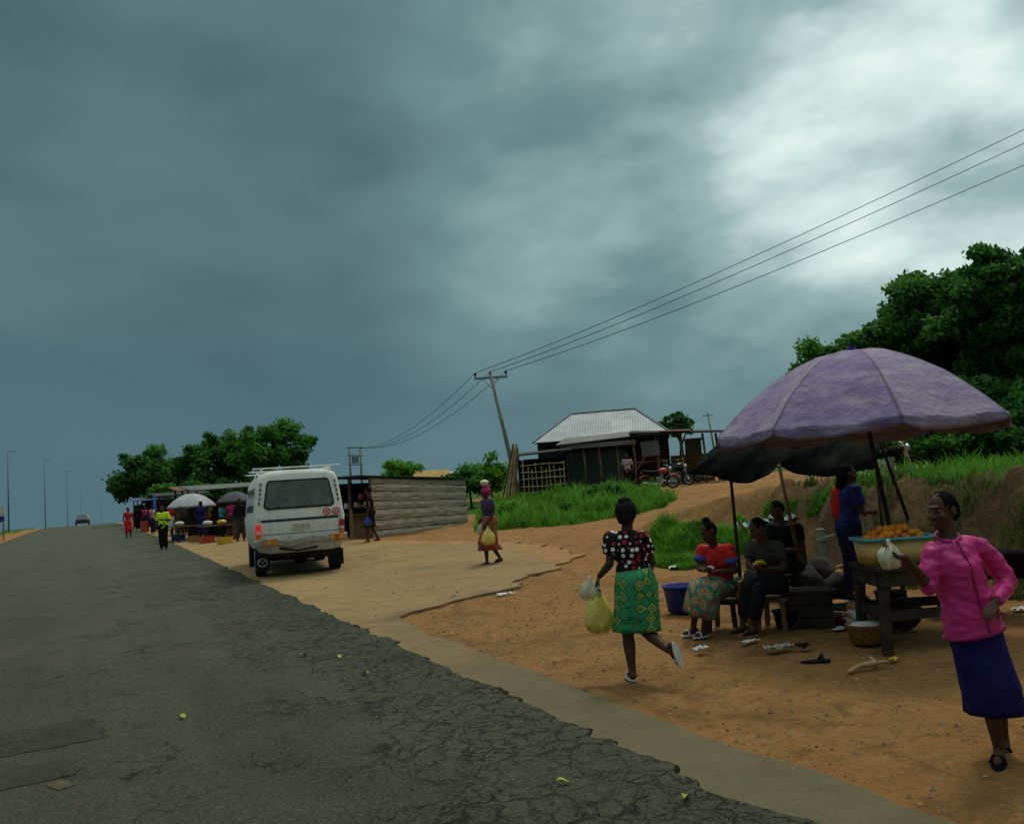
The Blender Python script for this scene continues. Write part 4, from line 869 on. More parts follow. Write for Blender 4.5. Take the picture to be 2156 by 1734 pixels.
# ------------------------------------------------------------ table, tub, buns
t0=G(1870,1374); t1=G(1800,1334); dx_=(t1-t0); dx_.z=0; dx_.normalize(); wx=V((dx_.y,-dx_.x,0)); TH=.77; TL_=.80; TW_=1.05
tb0=t0+dx_*(TL_/2-.06)+wx*(TW_/2-.06); tang=math.atan2(wx.y,wx.x); tab=empty('table',gp(tb0.x,tb0.y),tang,'rough dark wooden table carrying the tub of fried dough','table')
b=MB()
for i in range(4): b.box((0,-.3+.2*i,TH-.02-.003*(i%2)),(TW_,.193,.05))
b.build('tabletop',WOODD,tab,bevel=.006)
for sx_ in (-1,1):
    for sy_ in (-1,1): b=MB(); b.bar((sx_*.44,sy_*.32,TH-.045),(sx_*.47,sy_*.35,-.04),.085,.09); b.build('leg',WOODD,tab,bevel=.008)
b=MB(); b.bar((-.44,-.345,.32),(.44,-.345,.35),.03,.09); b.bar((-.44,.345,.34),(.44,.345,.34),.03,.09); b.bar((-.455,-.33,.35),(-.455,.33,.33),.03,.09); b.build('rail',WOODD,tab)
b=MB(); b.box((0,-.375,TH-.11),(TW_*.94,.02,.13)); b.box((-.49,0,TH-.11),(.02,.68,.13)); b.build('apron',WOODD,tab)
tz=tab.location.z+TH+.006
tc=t0+dx_*.34+wx*.27; tub=empty('food_tub',V((tc.x,tc.y,tz)),tang,'amber plastic tub with teal rim full of fried dough balls','tub')
def rr3(w,d,r,z,n=6):
    return [V((x,y,z)) for x,y in rrect(-w/2,w/2,-d/2,d/2,r,n=n)]
b=MB(); b.loft([rr3(.60,.40,.06,0),rr3(.66,.46,.08,.245),rr3(.62,.42,.07,.245),rr3(.56,.36,.05,.02)],True,True); b.build('body',AMBER,tub,True)
b=MB(); b.loft([rr3(.675,.475,.09,.222),rr3(.72,.52,.11,.226),rr3(.73,.53,.11,.255),rr3(.62,.42,.08,.255)],False,False); b.build('rim',TEALPL,tub,True,solid=.006)
me=None
for i in range(66):
    lay=0 if i<34 else (1 if i<56 else 2); r_=[.29,.23,.13][lay]; a=random.random()*2*pi; q=math.sqrt(random.random())
    p=V((math.cos(a)*r_*q*1.0,math.sin(a)*r_*q*.66,.238+.045*lay+random.uniform(-.008,.01)))
    if me is None:
        b=MB(); b.ell((0,0,0),(.042,.040,.036),None,14,8)
        for v_ in b.bm.verts: v_.co*=1+.12*noise.noise(v_.co*30)
        o=b.build('dough_ball',BUN,None,True); me=o.data
    else: o=mobj('dough_ball',me,None)
    o.location=tub.location+Matrix.Rotation(tang,3,'Z')@p; o.rotation_euler=(random.random()*6,random.random()*6,0); o.scale=[random.uniform(.8,1.15)]*3
    tag(o,'golden fried dough ball heaped in the amber tub','food','fried dough balls in the tub')
# ------------------------------------------------------------ stall clutter
def basin(label,px,py,r0,r1,h,mat,name='basin',cat='basin',lid=None,dz=0):
    p=G(px,py)+V((0,0,dz)); root=empty(name,p,0,label,cat); b=MB(); b.lathe([(r0,0),(r1*.93,h*.9),(r1,h*.92),(r1*1.04,h),(r1*.97,h),(r0*.95,.015)],(0,0,0),n=28); b.build('bowl',mat,root,True)
    if lid: b=MB(); b.lathe([(r1*.96,h*.86),(r1*.7,h*1.02),(.02,h*1.08)],(0,0,0),n=28,ca=False); b.build('contents',lid,root,True)
    return root
basin('blue plastic basin on the dirt left of the red top woman',1438,1284,.19,.245,.33,BLUEPL,lid=NAVY)
basin('orange red plastic basin on the ground below the tub table',1752,1312,.15,.19,.11,REDPL,lid=WOODD)
basin('dark basin under the tarpaulin behind the vendors',1715,1275,.2,.26,.2,BLACK,lid=WOODD)
basin('woven straw basket holding plastic bags under the table',1825,1350,.15,.18,.18,STRAW,'basket','basket',lid=PAPER)
basin('black cooking pot on the dirt right of the brown shirted vendor feet',1664,1322,.14,.18,.2,BLACK,'pot','pot')
basin('teal enamel bowl on the ground behind the red basin',1760,1282,.1,.16,.1,TEALPL,lid=BUN)
basin('dark bucket standing under the far side of the table',1880,1300,.14,.17,.3,BLACK,'bucket','bucket')
def crumple(label,px,py,w,l,mat,rz=0,name='litter',h=.03,cat='litter',g_=None):
    p=G(px,py); b=MB(); s_=random.random()*30
    b.sheet(lambda u,v:V(((u-.5)*w*(1+.3*noise.noise((v*3,s_,0))),(v-.5)*l*(1+.3*noise.noise((u*3,s_,5))),.012+h*(.5+noise.noise((u*4+s_,v*4,0))))),9,7)
    o=b.build(name,mat,None,False); o.location=p+V((0,0,.005)); o.rotation_euler=(0,0,rz); return tag(o,label,cat,g_)
crumple('white bag spilling out of the straw basket under the table',1800,1312,.3,.25,PAPER,.4,'plastic_wrapper',.12)
LIT=M('blue_white_wrapper',(.35,.42,.45),.5,.5,18); LRED=M('red_white_wrapper',(.40,.16,.13),.5,.7,18,c2=(.5,.55,.5))
crumple('blue white wrapper on the dirt in front of the seated woman feet',1478,1368,.16,.12,LIT,.2); crumple('flat pale paper scrap below the stools',1578,1352,.22,.09,PAPER,.1,h=.015)
crumple('crumpled red and green wrapper on the dirt beside the table',1640,1368,.28,.13,LRED,-.2,h=.05); crumple('dark crumpled rag right of the red wrapper',1690,1366,.14,.12,BLACK,.3,h=.05)
crumple('flat white paper beside the table leg',1768,1326,.2,.1,PAPER,.5,h=.015); crumple('yellow peel on the dirt before the table',1882,1393,.14,.06,YELPL,.3,h=.03)
crumple('pale scrap on the pavement lip left of the running woman',1062,1252,.3,.13,PAPER,.1,h=.03); crumple('dark cloth scrap on the broken pavement edge',965,1258,.3,.12,BLACK,.2,h=.03); crumple('white scrap at the far right edge behind the pink jacket',2148,1285,.25,.1,PAPER,.1,h=.03); crumple('white bag lying in the grass beside the track',1420,1196,.3,.14,PAPER,.7,h=.05)
for px,py,lb in ((1575,1112,'grey rubbish scrap left of the heap beside the track'),(1610,1104,'pale rubbish scrap in the heap beside the track'),(1648,1098,'pale scrap at the right end of the rubbish heap beside the track')): crumple(lb,px,py,.5,.3,LIT,px*.1,h=.12)
SACKM=M('dark_sack',(.03,.028,.024),.9,.5,6,.5,25)
for px,py,w_,lb in ((1700,1250,.24,'dark sack slumped at the foot of the tarpaulin stick'),(1560,1262,.2,'dark bundle on the dirt between the two seated vendors'),(1770,1258,.22,'dark sack behind the table near the yellow jerrycan'),(1600,1240,.22,'dark bundle behind the brown shirted vendor'),(1905,1322,.2,'dark sack pushed under the table behind its near leg'),(1730,1232,.26,'large dark bundle at the back of the stall under the tarpaulin')):
    b=MB(); b.ell((0,0,w_*.7),(w_,w_*.8,w_*.8),None,18,12)
    for v_ in b.bm.verts: v_.co*=1+.2*noise.noise(v_.co*6+V((px,0,0)))
    o=b.build('sack',SACKM,None,True); o.location=G(px,py); tag(o,lb,'sack')
p=G(1850,1318); b=MB(); b.box((0,0,.13),(.34,.26,.26)); b.box((-.13,-.13,.262),(.10,.02,.004)); o=b.build('carton',M('brown_carton',(.20,.125,.06),.9,.3,6),None,bevel=.004); o.location=p; o.rotation_euler=(0,0,tang+.2); tag(o,'brown cardboard carton on the ground under the table','box')
b=MB(); b.loft([[V((.14*math.cos(t),.05*math.sin(t)*(1+.2*math.cos(t)),z)) for t in [2*pi*i/18 for i in range(18)]] for z in (0,.035)]); b.tube([(.05,-.055,.03),(.06,0,.08),(.05,.055,.03)],.014,6); o=b.build('shoe',BLACK,None); o.location=G(1718,1397); o.rotation_euler=(0,0,-.4); tag(o,'lone black slipper lying on the dirt before the table','shoe')
b=MB(); b.tube([(-.28,0,.03),(-.1,.03,.05),(.08,.0,.05),(.17,.1,.06),(.27,.2,.04)],[.02,.024,.026,.02,.014],7); b.tube([(.08,0,.05),(.2,-.03,.05)],[.02,.012],6); o=b.build('stick',WOODP,None,True); o.location=G(1832,1410); o.rotation_euler=(0,0,.1); tag(o,'crooked pale firewood branch lying before the table','branch')
azT=az_of(t0)
p=G(1778,1246); root=empty('jerrycan',p,-azT,'yellow plastic jerrycan standing behind the table','jerrycan'); b=MB(); b.loft([rr3(.2,.14,.03,0),rr3(.21,.15,.03,.22),rr3(.17,.12,.03,.29),rr3(.06,.06,.02,.31)]); b.build('body',YELPL,root,True); b=MB(); b.lathe([(.03,.31),(.03,.35)],(.0,0,0)); b.build('cap',REDPL,root); b=MB(); b.tube([(-.07,0,.28),(-.06,0,.34),(.0,0,.36),(.03,0,.33)],.012,6); b.build('handle',YELPL,root)
p=G(1702,1318); root=empty('wooden_box',p,-azT+.2,'dark wooden box seat standing between the stools and table','box')
b=MB()
for z in (.06,.19,.32):
    for y in (-.2,.2): b.box((0,y,z),(.5,.02,.12))
    for x in (-.24,.24): b.box((x,0,z),(.02,.378,.12))
b.build('side_board',WOODD,root,bevel=.004); b=MB(); b.box((0,0,.395),(.55,.46,.025)); b.build('lid',WOODD,root,bevel=.004)
p=G(1590,1318); b=MB(); b.bar((0,0,0),(-.16,.05,.5),.16,.03,V((0,1,0))); o=b.build('board',WOODP,None,bevel=.004); o.location=p; tag(o,'pale wooden board leaning against the brown shirted vendor stool','board')
for px,py,h,lab,mt in ((1696,1236,.75,'thick dark wooden post standing behind the seated vendors',WOODD),(1738,1196,.62,'weathered post with a short crosspiece behind the tarpaulin sticks',WOODG)):
    p=G(px,py); b=MB(); b.bar((0,0,-.05),(-.03,0,h),.11,.1)
    if mt is WOODG: b.bar((-.18,-.06,h*.7),(.2,-.06,h*.78),.03,.07)
    o=b.build('post',mt,None,bevel=.01); o.location=p; tag(o,lab,'post')
p=G(1985,1290); root=empty('bench',p,-azT,'dark low bench behind the woman in pink','bench'); b=MB(); b.box((.5,0,.4),(1.3,.3,.05)); b.build('seat',WOODD,root)
for x in (0,1.05): b=MB(); b.box((x,0,.19),(.08,.26,.37)); b.build('leg',WOODD,root)
basin('dark cooking pot on the bench behind the woman in pink',2142,1292,.17,.2,.24,BLACK,'pot','pot',dz=.425)
LEAF=M('yellow_green_leaf',(.30,.42,.05),.6,.3,20)
for px,py in ((1187,1670),(1447,1703),(640,1392),(770,1432),(385,1525),(716,1395)):
    b=MB(); b.sheet(lambda u,v:V(((u-.5)*.09,(v-.5)*.045*math.sin(pi*(.08+.84*u)),.012+.02*abs(v-.5)+.012*math.sin(u*5))),6,4); o=b.build('fallen_leaf',LEAF,None); o.location=G(px,py)+V((0,0,.06)); o.rotation_euler=(0,0,random.random()*6); tag(o,'small yellow green leaf fallen on the cracked asphalt','leaf','leaves fallen on the road')
# ------------------------------------------------------------ wooden shack
C0=G(787,1131); DS=dep(C0); T1_=U(985,1110,DS+3.0); d1=(T1_-C0); dzs=d1.z; d1.z=0; Lw=d1.length; d1.normalize(); ang=math.atan2(d1.y,d1.x)
sh=empty('market_shack',C0,ang,'grey plank shack with a dark open front and flat roof','shack'); Wd=2.6
H0=126*DS/FPX; H1=100*(DS+3.0)/FPX
hz_at=lambda x:H0+(H1+dzs-H0)*x/Lw
b=MB(); cuts=[0,.13,.30,.47,.61,.77,.90,1.0]; nP=7
for i in range(nP):
    rings=[]
    for q in range(15):
        x=Lw*q/14; zb=dzs*x/Lw; hx=hz_at(x)-zb; jz=.035*noise.noise((x*1.2,i*3.1,0)); jt=.03*noise.noise((x*1.0,i*5.7,8)); a_=cuts[i]; e_=cuts[i+1]-.012
        rings.append([V((x,-.018*(i%3)+y,zb+hx*t+(jz if t==a_ else jt)*(0 if (i==nP-1 and t>a_) else 1)-(.3 if (i==0 and t==a_) else 0))) for y,t in ((0,a_),(-.03,(a_+e_)/2),(0,e_),(.03,e_),(.03,a_))])
    b.loft(rings)
b.build('plank_wall',PLANKD,sh)
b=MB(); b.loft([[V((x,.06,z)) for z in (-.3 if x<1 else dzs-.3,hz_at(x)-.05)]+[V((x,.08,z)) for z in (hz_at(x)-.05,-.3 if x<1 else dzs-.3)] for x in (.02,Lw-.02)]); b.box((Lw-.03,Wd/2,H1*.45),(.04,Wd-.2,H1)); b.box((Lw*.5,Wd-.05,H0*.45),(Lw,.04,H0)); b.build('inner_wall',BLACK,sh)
b=MB(); b.loft([[V((x,y,z+dz)) for x,y,z in ((-.55,-.12,hz_at(-.55)+.02),(Lw+.15,-.14,hz_at(Lw)+.03),(Lw+.15,Wd+.2,hz_at(Lw)+.14),(-.55,Wd+.2,H0+.12))] for dz in (0,.04)]); b.build('roof',M('dark_tin_roof',(.055,.05,.045),.8,.4,3),sh)
for x,y in ((0,0),(0,Wd*.5),(0,Wd),(Lw,0),(Lw,Wd)): b=MB(); b.bar((x,y+.05,-.2),(x,y+.05,hz_at(x)),.08,.08); b.build('post',WOODB,sh)
b=MB(); b.box((.02,Wd*.3,.42),(.03,Wd*.55,.8)); b.box((-.02,Wd*.3,.84),(.35,Wd*.6,.03)); b.build('counter',WOODB,sh)
b=MB(); b.box((.30,Wd*.5,1.35),(.25,Wd*.9,.03)); b.box((.30,Wd*.5,1.05),(.25,Wd*.9,.03)); b.build('shelf',WOODD,sh)
Rz=Matrix.Rotation(ang,3,'Z')
for i,mt in enumerate((BLUEPL,PAPER,REDPL,AMBER,BLUEPL,PAPER)):
    b=MB(); b.box((0,0,.1),(.14,.2,.2)); o=b.build('packet',mt,None,bevel=.01); o.location=C0+Rz@V((.25,.35+.32*i,1.065 if i%2 else 1.365)); o.rotation_euler=(0,0,ang); tag(o,['blue packet nearest the plank wall on the shack shelf','white packet second along the shack lower shelf','red packet third along the shack upper shelf','amber packet fourth along the shack lower shelf','blue packet towards the far end of the shack upper shelf','white packet at the far end of the shack lower shelf'][i],'packet')
b=MB(); b.bar((0,0,0),(.1,.35,1.0),.30,.03,V((1,0,0))); o=b.build('board',WOODB,None); o.location=G(742,1136); tag(o,'brown board leaning on the open front of the plank shack','board')
# ------------------------------------------------------------ tin roofed house and its shed
q=U(1295,1034,46); hb=gp(q.x,q.y); azH=az_of(hb)
house=empty('house',hb,-azH-.05,'tin roofed house with wide makeshift porch and open posts','house')
TIN=corrug('blue_grey_tin_roof',(.15,.195,.215),(.33,.385,.405),44,0,bump=.18); DTIN=corrug('dark_tin',(.05,.055,.053),(.14,.145,.13),44,0); TEALT=corrug('teal_tin_wall',(.025,.068,.070),(.07,.115,.11),44,0,.6,.1)
e0,e1,y0,y1,ze=-4.2,3.1,.6,7.2,2.72; r0_,r1_,ry,rz_=-2.3,1.3,3.6,4.35
b=MB(); A=[V((e0,y0,ze)),V((e1,y0,ze)),V((e1,y1,ze)),V((e0,y1,ze)),V((r0_,ry,rz_)),V((r1_,ry,rz_))]
for f in ((0,1,5,4),(1,2,5),(2,3,4,5),(3,0,4)): b.quad(*[A[i] for i in f])
b.build('roof',TIN,house,solid=.04)
b=MB()
for p_,q_ in ((A[4],A[5]),(A[0],A[4]),(A[1],A[5])): b.tube([p_+V((0,0,.03)),q_+V((0,0,.03))],.05,6)
b.build('ridge_cap',M('dull_ridge_tin',(.20,.23,.245),.7),house)
b=MB(); b.box((-.55,1.25,1.33),(6.9,.12,2.66)); b.box((-4.0,4,1.33),(.12,5.4,2.66)); b.box((2.9,4,1.33),(.12,5.4,2.66)); b.box((-.55,6.8,1.33),(6.9,.12,2.66)); b.build('wall',M('dark_teal_grey_wall',(.035,.044,.042),.9,.35,4),house)
b=MB(); b.box((-.75,-.2,1.0),(3.0,.04,1.95)); b.build('tin_wall',TEALT,house)
b=MB(); b.box((2.1,1.13,1.2),(1.5,.10,1.7)); b.build('brick_wall',M('dark_red_brick',(.11,.038,.025),.9,.5,9),house)
b=MB(); b.box((.95,1.17,1.05),(.9,.06,2.0)); b.build('doorway',BLACK,house)
b=MB(); b.loft([[V((x,y,z+dz)) for x,y,z in ((-2.7,-1.7,2.34),(1.3,-1.5,2.52),(1.4,1.2,2.95),(-2.5,1.2,2.85))] for dz in (0,.05)]); b.build('awning',DTIN,house)
b=MB(); b.loft([[V((x,y,z+dz)) for x,y,z in ((1.0,-1.8,2.62),(5.7,-1.9,2.36),(5.8,1.2,2.58),(1.1,1.2,2.9))] for dz in (0,.08)]); b.build('awning',M('dark_thatch_awning',(.04,.037,.03),.9,.4,4),house)
b=MB(); b.loft([[V((x,y,z+dz)) for x,y,z in ((2.6,-2.0,2.62),(4.0,-2.05,2.55),(4.1,-.6,2.70),(2.5,-.5,2.76))] for dz in (0,.03)]); b.build('loose_sheet',RUST,house)
b=MB(); b.box((-.6,-1.52,2.25),(3.8,.04,.22)); b.build('fascia',WOODG,house)
b=MB(); b.box((4.1,1.35,.75),(2.2,.06,1.5)); b.build('low_screen',WOODB,house)
for i,(x,w_,z_,h_,mt) in enumerate(((2.0,.9,1.85,.75,DTIN),(4.1,.8,1.75,.9,WOODD),(3.1,.6,.55,1.0,TEALT))):
    b=MB(); b.box((x,-1.62+.02*i,z_),(w_,.03,h_),Matrix.Rotation(.05*(i-1),3,'Y')); b.build('hanging_sheet',mt,house)
for x,y,h in ((-2.3,-1.3,2.34),(-1.4,-1.3,2.36),(-.6,-1.3,2.40),(.3,-1.3,2.45),(1.15,-1.4,2.5),(2.3,-1.5,2.55),(3.5,-1.5,2.48),(4.6,-1.5,2.42),(5.5,-1.5,2.36),(5.4,.9,2.5),(3.6,.9,2.65)): b=MB(); b.tube([(x,y,-.3),(x+.06,y,h*.5),(x,y,h)],.06,7); b.build('post',WOODB,house,True)
b=MB(); b.tube([(1.3,-1.4,.9),(2.3,-1.5,2.3)],.045,6); b.tube([(3.5,-1.5,1.2),(4.6,-1.5,2.2)],.045,6); b.tube([(1.2,-1.45,1.2),(5.4,-1.45,1.25)],.04,6); b.build('brace',WOODB,house)
q=U(1148,1034,44); sb=gp(q.x,q.y); shd=empty('bamboo_shed',sb,-azH-.02,'small bamboo lattice shed with flat roof left of the house','shed')
b=MB(); b.box((0,1.2,1.0),(2.3,.05,2.0)); b.box((-1.2,.6,1.0),(.05,1.3,1.9)); b.box((1.2,.6,1.0),(.05,1.3,1.9)); b.build('wall',WOODD,shd)
b=MB(); b.loft([[V((x,y,z+dz)) for x,y,z in ((-1.5,-.5,2.1),(1.45,-.5,2.22),(1.45,1.6,2.4),(-1.5,1.6,2.3))] for dz in (0,.07)]); b.build('roof',M('dark_plank_roof',(.05,.045,.035),.9,.4,4),shd)
b=MB()
for i in range(10): x=-1.0+i*.225; b.tube([(x,-.35,.1),(x+.05*math.sin(i*1.7),-.35,1.75-.16*(i%3))],.026,5)
for z in (.25,.6,.95,1.3,1.62): b.tube([(-1.1,-.40,z),(0,-.40,z+.05*math.sin(z*9)),(1.1,-.40,z+.03)],.026,5)
b.build('lattice',BAMBOO,shd)
for x in (-1.2,0,1.2): b=MB(); b.tube([(x,-.3,-.2),(x,-.3,2.15)],.05,6); b.build('post',WOODD,shd)
def hut(label,px,py,D,w,h,wm,rm):
    q=U(px,py,D); p=gp(q.x,q.y); top_=U(px,py,D).z-p.z; root=empty('house',p,-az_of(p)+.3,label,'house'); b=MB(); b.box((0,0,top_/2-.3),(w,w*.8,top_)); b.build('wall',wm,root)
    b=MB(); a=w*.6; c=w*.5
    for f in (((-a,-c,0),(a,-c,0),(a,0,h),(-a,0,h)),((a,c,0),(-a,c,0),(-a,0,h),(a,0,h))): b.quad(*[V(v_)+V((0,0,top_-.25)) for v_ in f])
    b.build('roof',rm,root,solid=.05); b=MB(); b.box((0,-w*.4-.02,top_*.45),(w*.2,.04,top_*.35)); b.build('window',BLACK,root)
YRF=M('yellow_ochre_roof',(.36,.24,.06),.8,.3,3); GRF=M('pale_tin',(.4,.42,.42),.6,.3,3); WLM=M('cream_wall',(.4,.36,.28),.9,.25,3)
hut('far house with yellow ochre roof behind the plank shack',905,1002,72,2.6,.7,WLM,YRF); hut('far pale roofed house right of the ochre roof',952,1000,85,3,.6,WLM,GRF)
for i in range(5):
    p=G(1056+7*i,1062); t_=U(1081+2.2*i,934+8*(i%3),dep(p)+.3); b=MB(p); b.bar(p,t_,.15,.03,V((.6,-.8,0))); o=b.build('plank',WOODP if i%2 else WOODB,None); o.location=p
    tag(o,'long brown timber plank in the tall leaning bundle by the utility pole','plank','planks leaning in a tall bundle')
# ------------------------------------------------------------ motorcycles
def moto(tm):
    root=empty('motorcycle',(0,0,0))
    for y in (-.62,.64):
        b=MB(); R_=.30; b.tube([(0,y+R_*.87*math.cos(t),.30+R_*.87*math.sin(t)) for t in [2*pi*i/24 for i in range(25)]],.042,8,False,False); wl=b.build('wheel',RUBBER,root,True)
        b=MB(); b.tube([(0,y+.21*math.cos(t),.30+.21*math.sin(t)) for t in [2*pi*i/24 for i in range(25)]],.014,6,False,False)
        for i in range(8): a=2*pi*i/8; b.tube([(0,y,.3),(0,y+.21*math.cos(a),.3+.21*math.sin(a))],.005,4)
        b.ell((0,y,.3),(.05,.04,.04)); b.build('rim',CHROME,wl)
        b=MB(); b.tube([(0,y+.35*math.cos(t),.30+.35*math.sin(t)) for t in [rad(x) for x in range(20,160,20)]],.035,6); b.build('mudguard',tm,root,True)
    b=MB(); b.tube([(0,.5,.95),(0,.3,.72),(0,.1,.35),(0,-.25,.35),(0,-.3,.68),(0,.35,.78)],.022,6); b.tube([(0,-.3,.4),(.08,-.62,.3)],.02,6); b.tube([(0,-.3,.4),(-.08,-.62,.3)],.02,6); b.tube([(.1,-.35,.72),(.1,-.6,.35)],.025,6); b.tube([(-.1,-.35,.72),(-.1,-.6,.35)],.025,6); b.build('frame',BLACK,root,True)
    b=MB(); b.box((0,.05,.42),(.22,.32,.24)); b.tube([(0,.1,.5),(0,.2,.68)],.075,10); b.build('engine',METALG,root,bevel=.02)
    b=MB(); b.ell((0,.22,.83),(.13,.25,.12)); b.build('fuel_tank',tm,root,True)
    b=MB(); b.loft([[V((x*w_,y,z+dz)) for x,dz in ((-1,0),(-1,.05),(-.7,.08),(.7,.08),(1,.05),(1,0))] for y,z,w_ in ((.05,.79,.1),(-.2,.77,.13),(-.5,.80,.13),(-.72,.85,.09))]); b.build('seat',RUBBER,root,True)
    b=MB(); b.tube([(.07,.64,.3),(.07,.46,.98)],.022,6); b.tube([(-.07,.64,.3),(-.07,.46,.98)],.022,6); b.build('fork',CHROME,root)
    b=MB(); b.tube([(-.36,.32,1.05),(-.2,.42,1.06),(0,.46,1.0),(.2,.42,1.06),(.36,.32,1.05)],.015,6); b.tube([(.28,.36,1.06),(.32,.36,1.2)],.008,5); b.tube([(-.28,.36,1.06),(-.32,.36,1.2)],.008,5); b.ell((.33,.36,1.23),(.05,.015,.04)); b.ell((-.33,.36,1.23),(.05,.015,.04)); b.build('handlebar',CHROME,root)
    b=MB(); b.ell((0,.56,.9),(.09,.08,.09)); b.build('headlight',CHROME,root,True); b=MB(); b.ell((0,-.76,.78),(.06,.03,.04)); b.build('tail_light',REDPL,root,True)
    b=MB(); b.tube([(.12,.2,.45),(.14,.1,.25),(.15,-.3,.26),(.16,-.75,.36)],[.025,.025,.04,.045],8); b.build('exhaust',CHROME,root,True); return root
def dup(root):
    r_=root.copy(); COL.objects.link(r_)
    for ch in root.children:
        c_=ch.copy(); COL.objects.link(c_); c_.parent=r_
        for g_ in ch.children: d_=g_.copy(); COL.objects.link(d_); d_.parent=c_
    return r_
mA=moto(REDPL); mB=moto(BLACK)
for o,px,py,rel,lab in ((mA,1388,1029,80,'red and chrome motorcycle parked broadside in front of the porch'),(mB,1424,1022,110,'black motorcycle parked right beside the red one'),(dup(mB),1496,1012,75,'black motorcycle parked alone at the porch corner by the tarpaulin'),(dup(mB),1864,985,70,'motorcycle standing on the rise behind the umbrella pole')):
    if px<1800: q=G(px,py)
    else: q=U(px,985,22); q=gp(q.x,q.y)
    o.location=q; o.rotation_euler=(0,.08,-(az_of(q)+rad(rel))); tag(o,lab,'motorcycle','motorcycles by the porch')
# ------------------------------------------------------------ power line
def pole(label,base,tp,arm,r0=.14,r1=.09,grp='utility poles'):
    root=empty('utility_pole',base,0,label,'pole',grp); b=MB(root.location); b.tube([base-V((0,0,.3)),base.lerp(tp,.5),tp+ (tp-base).normalized()*.1],[r0,(r0+r1)/2,r1],10); b.build('post',CONC,root,True)
    ax=arm.normalized(); b=MB(root.location); b.bar(tp-ax*.95-V((0,0,.12)),tp+ax*.95-V((0,0,.12)),.1,.12); b.tube([tp-ax*.5-V((0,0,.14)),tp-V((0,0,.7))],.025,5); b.tube([tp+ax*.5-V((0,0,.14)),tp-V((0,0,.7))],.025,5); b.build('crossarm',METALG,root); P_=[]
    for s in (-.88,-.02,.88):
        c=tp+ax*s-V((0,0,.06)); b=MB(root.location); b.lathe([(.03,0),(.03,.1),(.085,.12),(.06,.17),(.085,.2),(.05,.27),(.02,.3)],c,n=10); b.build('insulator',WOODD,root,True); P_.append(c+V((0,0,.28)))
    return P_
DP=50; pt=U(1033,790,DP); q=U(1092,1010,DP-.4); pb=gp(q.x,q.y)
I1=pole('leaning concrete utility pole with a three insulator crossarm beside the house',pb,pt,R0*1.0)
I2=[U(x,y,18) for x,y in [(2500,106),(2500,140),(2500,196)]]
pe=(I2[0]+I2[1]+I2[2])/3; pe2=V((pe.x,pe.y,I2[1].z)); root=empty('utility_pole',gp(pe.x,pe.y),0,'nearer utility pole beyond the right edge holding the three cables','pole','utility poles'); b=MB(root.location); b.tube([gp(pe.x,pe.y),pe2+V((0,0,.4))],[.16,.1],10); b.build('post',CONC,root,True); b=MB(root.location); b.tube(I2,.05,6); b.build('crossarm',METALG,root)
q=U(758,938,100); r2=gp(q.x,q.y); h2=empty('utility_pole',r2,0,'distant twin post utility frame with transformer above the van','pole','utility poles'); tops=[]
for px in (735,758):
    t_=U(px,940,100); g2=gp(t_.x,t_.y); b=MB(h2.location); b.tube([g2,t_],[.14,.11],8); b.build('post',CONC,h2,True); tops.append(t_)
for dz in (0,-.9,-1.9): b=MB(h2.location); b.bar(tops[0].lerp(tops[1],-.25)+V((0,0,dz-.1)),tops[0].lerp(tops[1],1.25)+V((0,0,dz-.1)),.12,.12); b.build('crossarm',METALG,h2)
b=MB(h2.location); b.box(tops[0].lerp(tops[1],.5)+V((0,0,-1.45)),(.7,.5,.75)); b.build('transformer',METALG,h2,bevel=.04)
CABLE=M('black_cable',(.015,.018,.02),.7)
def wire(label,P,Q,sag,ra,rb,g_):
    b=MB(P); b.tube([P.lerp(Q,i/24)-V((0,0,sag*4*(i/24)*(1-i/24))) for i in range(25)],[ra+(rb-ra)*i/24 for i in range(25)],5); o=b.build('power_cable',CABLE,None,True); o.location=P; tag(o,label,'cable',g_)
for i,nm in enumerate(('uppermost','middle','lowest')):
    wire(nm+' of the three power cables rising from the leaning pole to the right',I1[i],I2[i],.35,.019,.008,'power cables to the right')
    wire(['left end cable','centre cable','right end cable'][i]+' running from the leaning pole back to the distant twin post frame',I1[i],tops[0].lerp(tops[1],i/2),1.5,.016,.020,'power cables to the left')
q=U(1505,925,80); g2=gp(q.x,q.y); t_=U(1490,868,80); root=empty('utility_pole',g2,0,'thin distant pole behind the right end of the porch','pole','utility poles'); b=MB(root.location); b.tube([g2,t_],[.10,.06],8); b.build('post',CONC,root,True); b=MB(root.location); b.bar(t_-R0*.5-V((0,0,.25)),t_+R0*.5-V((0,0,.25)),.07,.07); b.build('crossarm',METALG,root)
wire('thin cable from the far thin pole to the house roof',t_,U(1400,885,62),.6,.015,.015,None)
# ------------------------------------------------------------ street lamps, sign, far car
LAMPM=M('hazy_lamp_metal',(.16,.20,.22),.8)  # post colour paled blue-grey, standing in for distance haze
for i,(px,py,D,lab) in enumerate(((16,952,95,'nearest street lamp at the left edge of the scene'),(93,969,120,'second street lamp from the left edge'),(140,993,150,'third street lamp from the left edge'),(169,1026,205,'fourth and smaller street lamp above the far car'),(212,1040,240,'most distant street lamp right of the far car'))):
    t_=U(px,py,D); g2=gp(t_.x,t_.y); root=empty('street_lamp',g2,0,lab,'street lamp','street lamps along the far road'); w_=[.085,.065,.05,.04,.04][i]; b=MB(root.location); b.tube([g2,t_],[w_,w_*.6],8); b.build('post',LAMPM,root,True)
    b=MB(root.location); b.tube([t_,t_+R0*.25+V((0,0,.1)),t_+R0*.5+V((0,0,.12))],.03,6); b.build('arm',LAMPM,root,True); b=MB(root.location); b.ell(t_+R0*.62+V((0,0,.11)),(.2,.1,.05)); b.build('lamp_head',LAMPM,root,True)
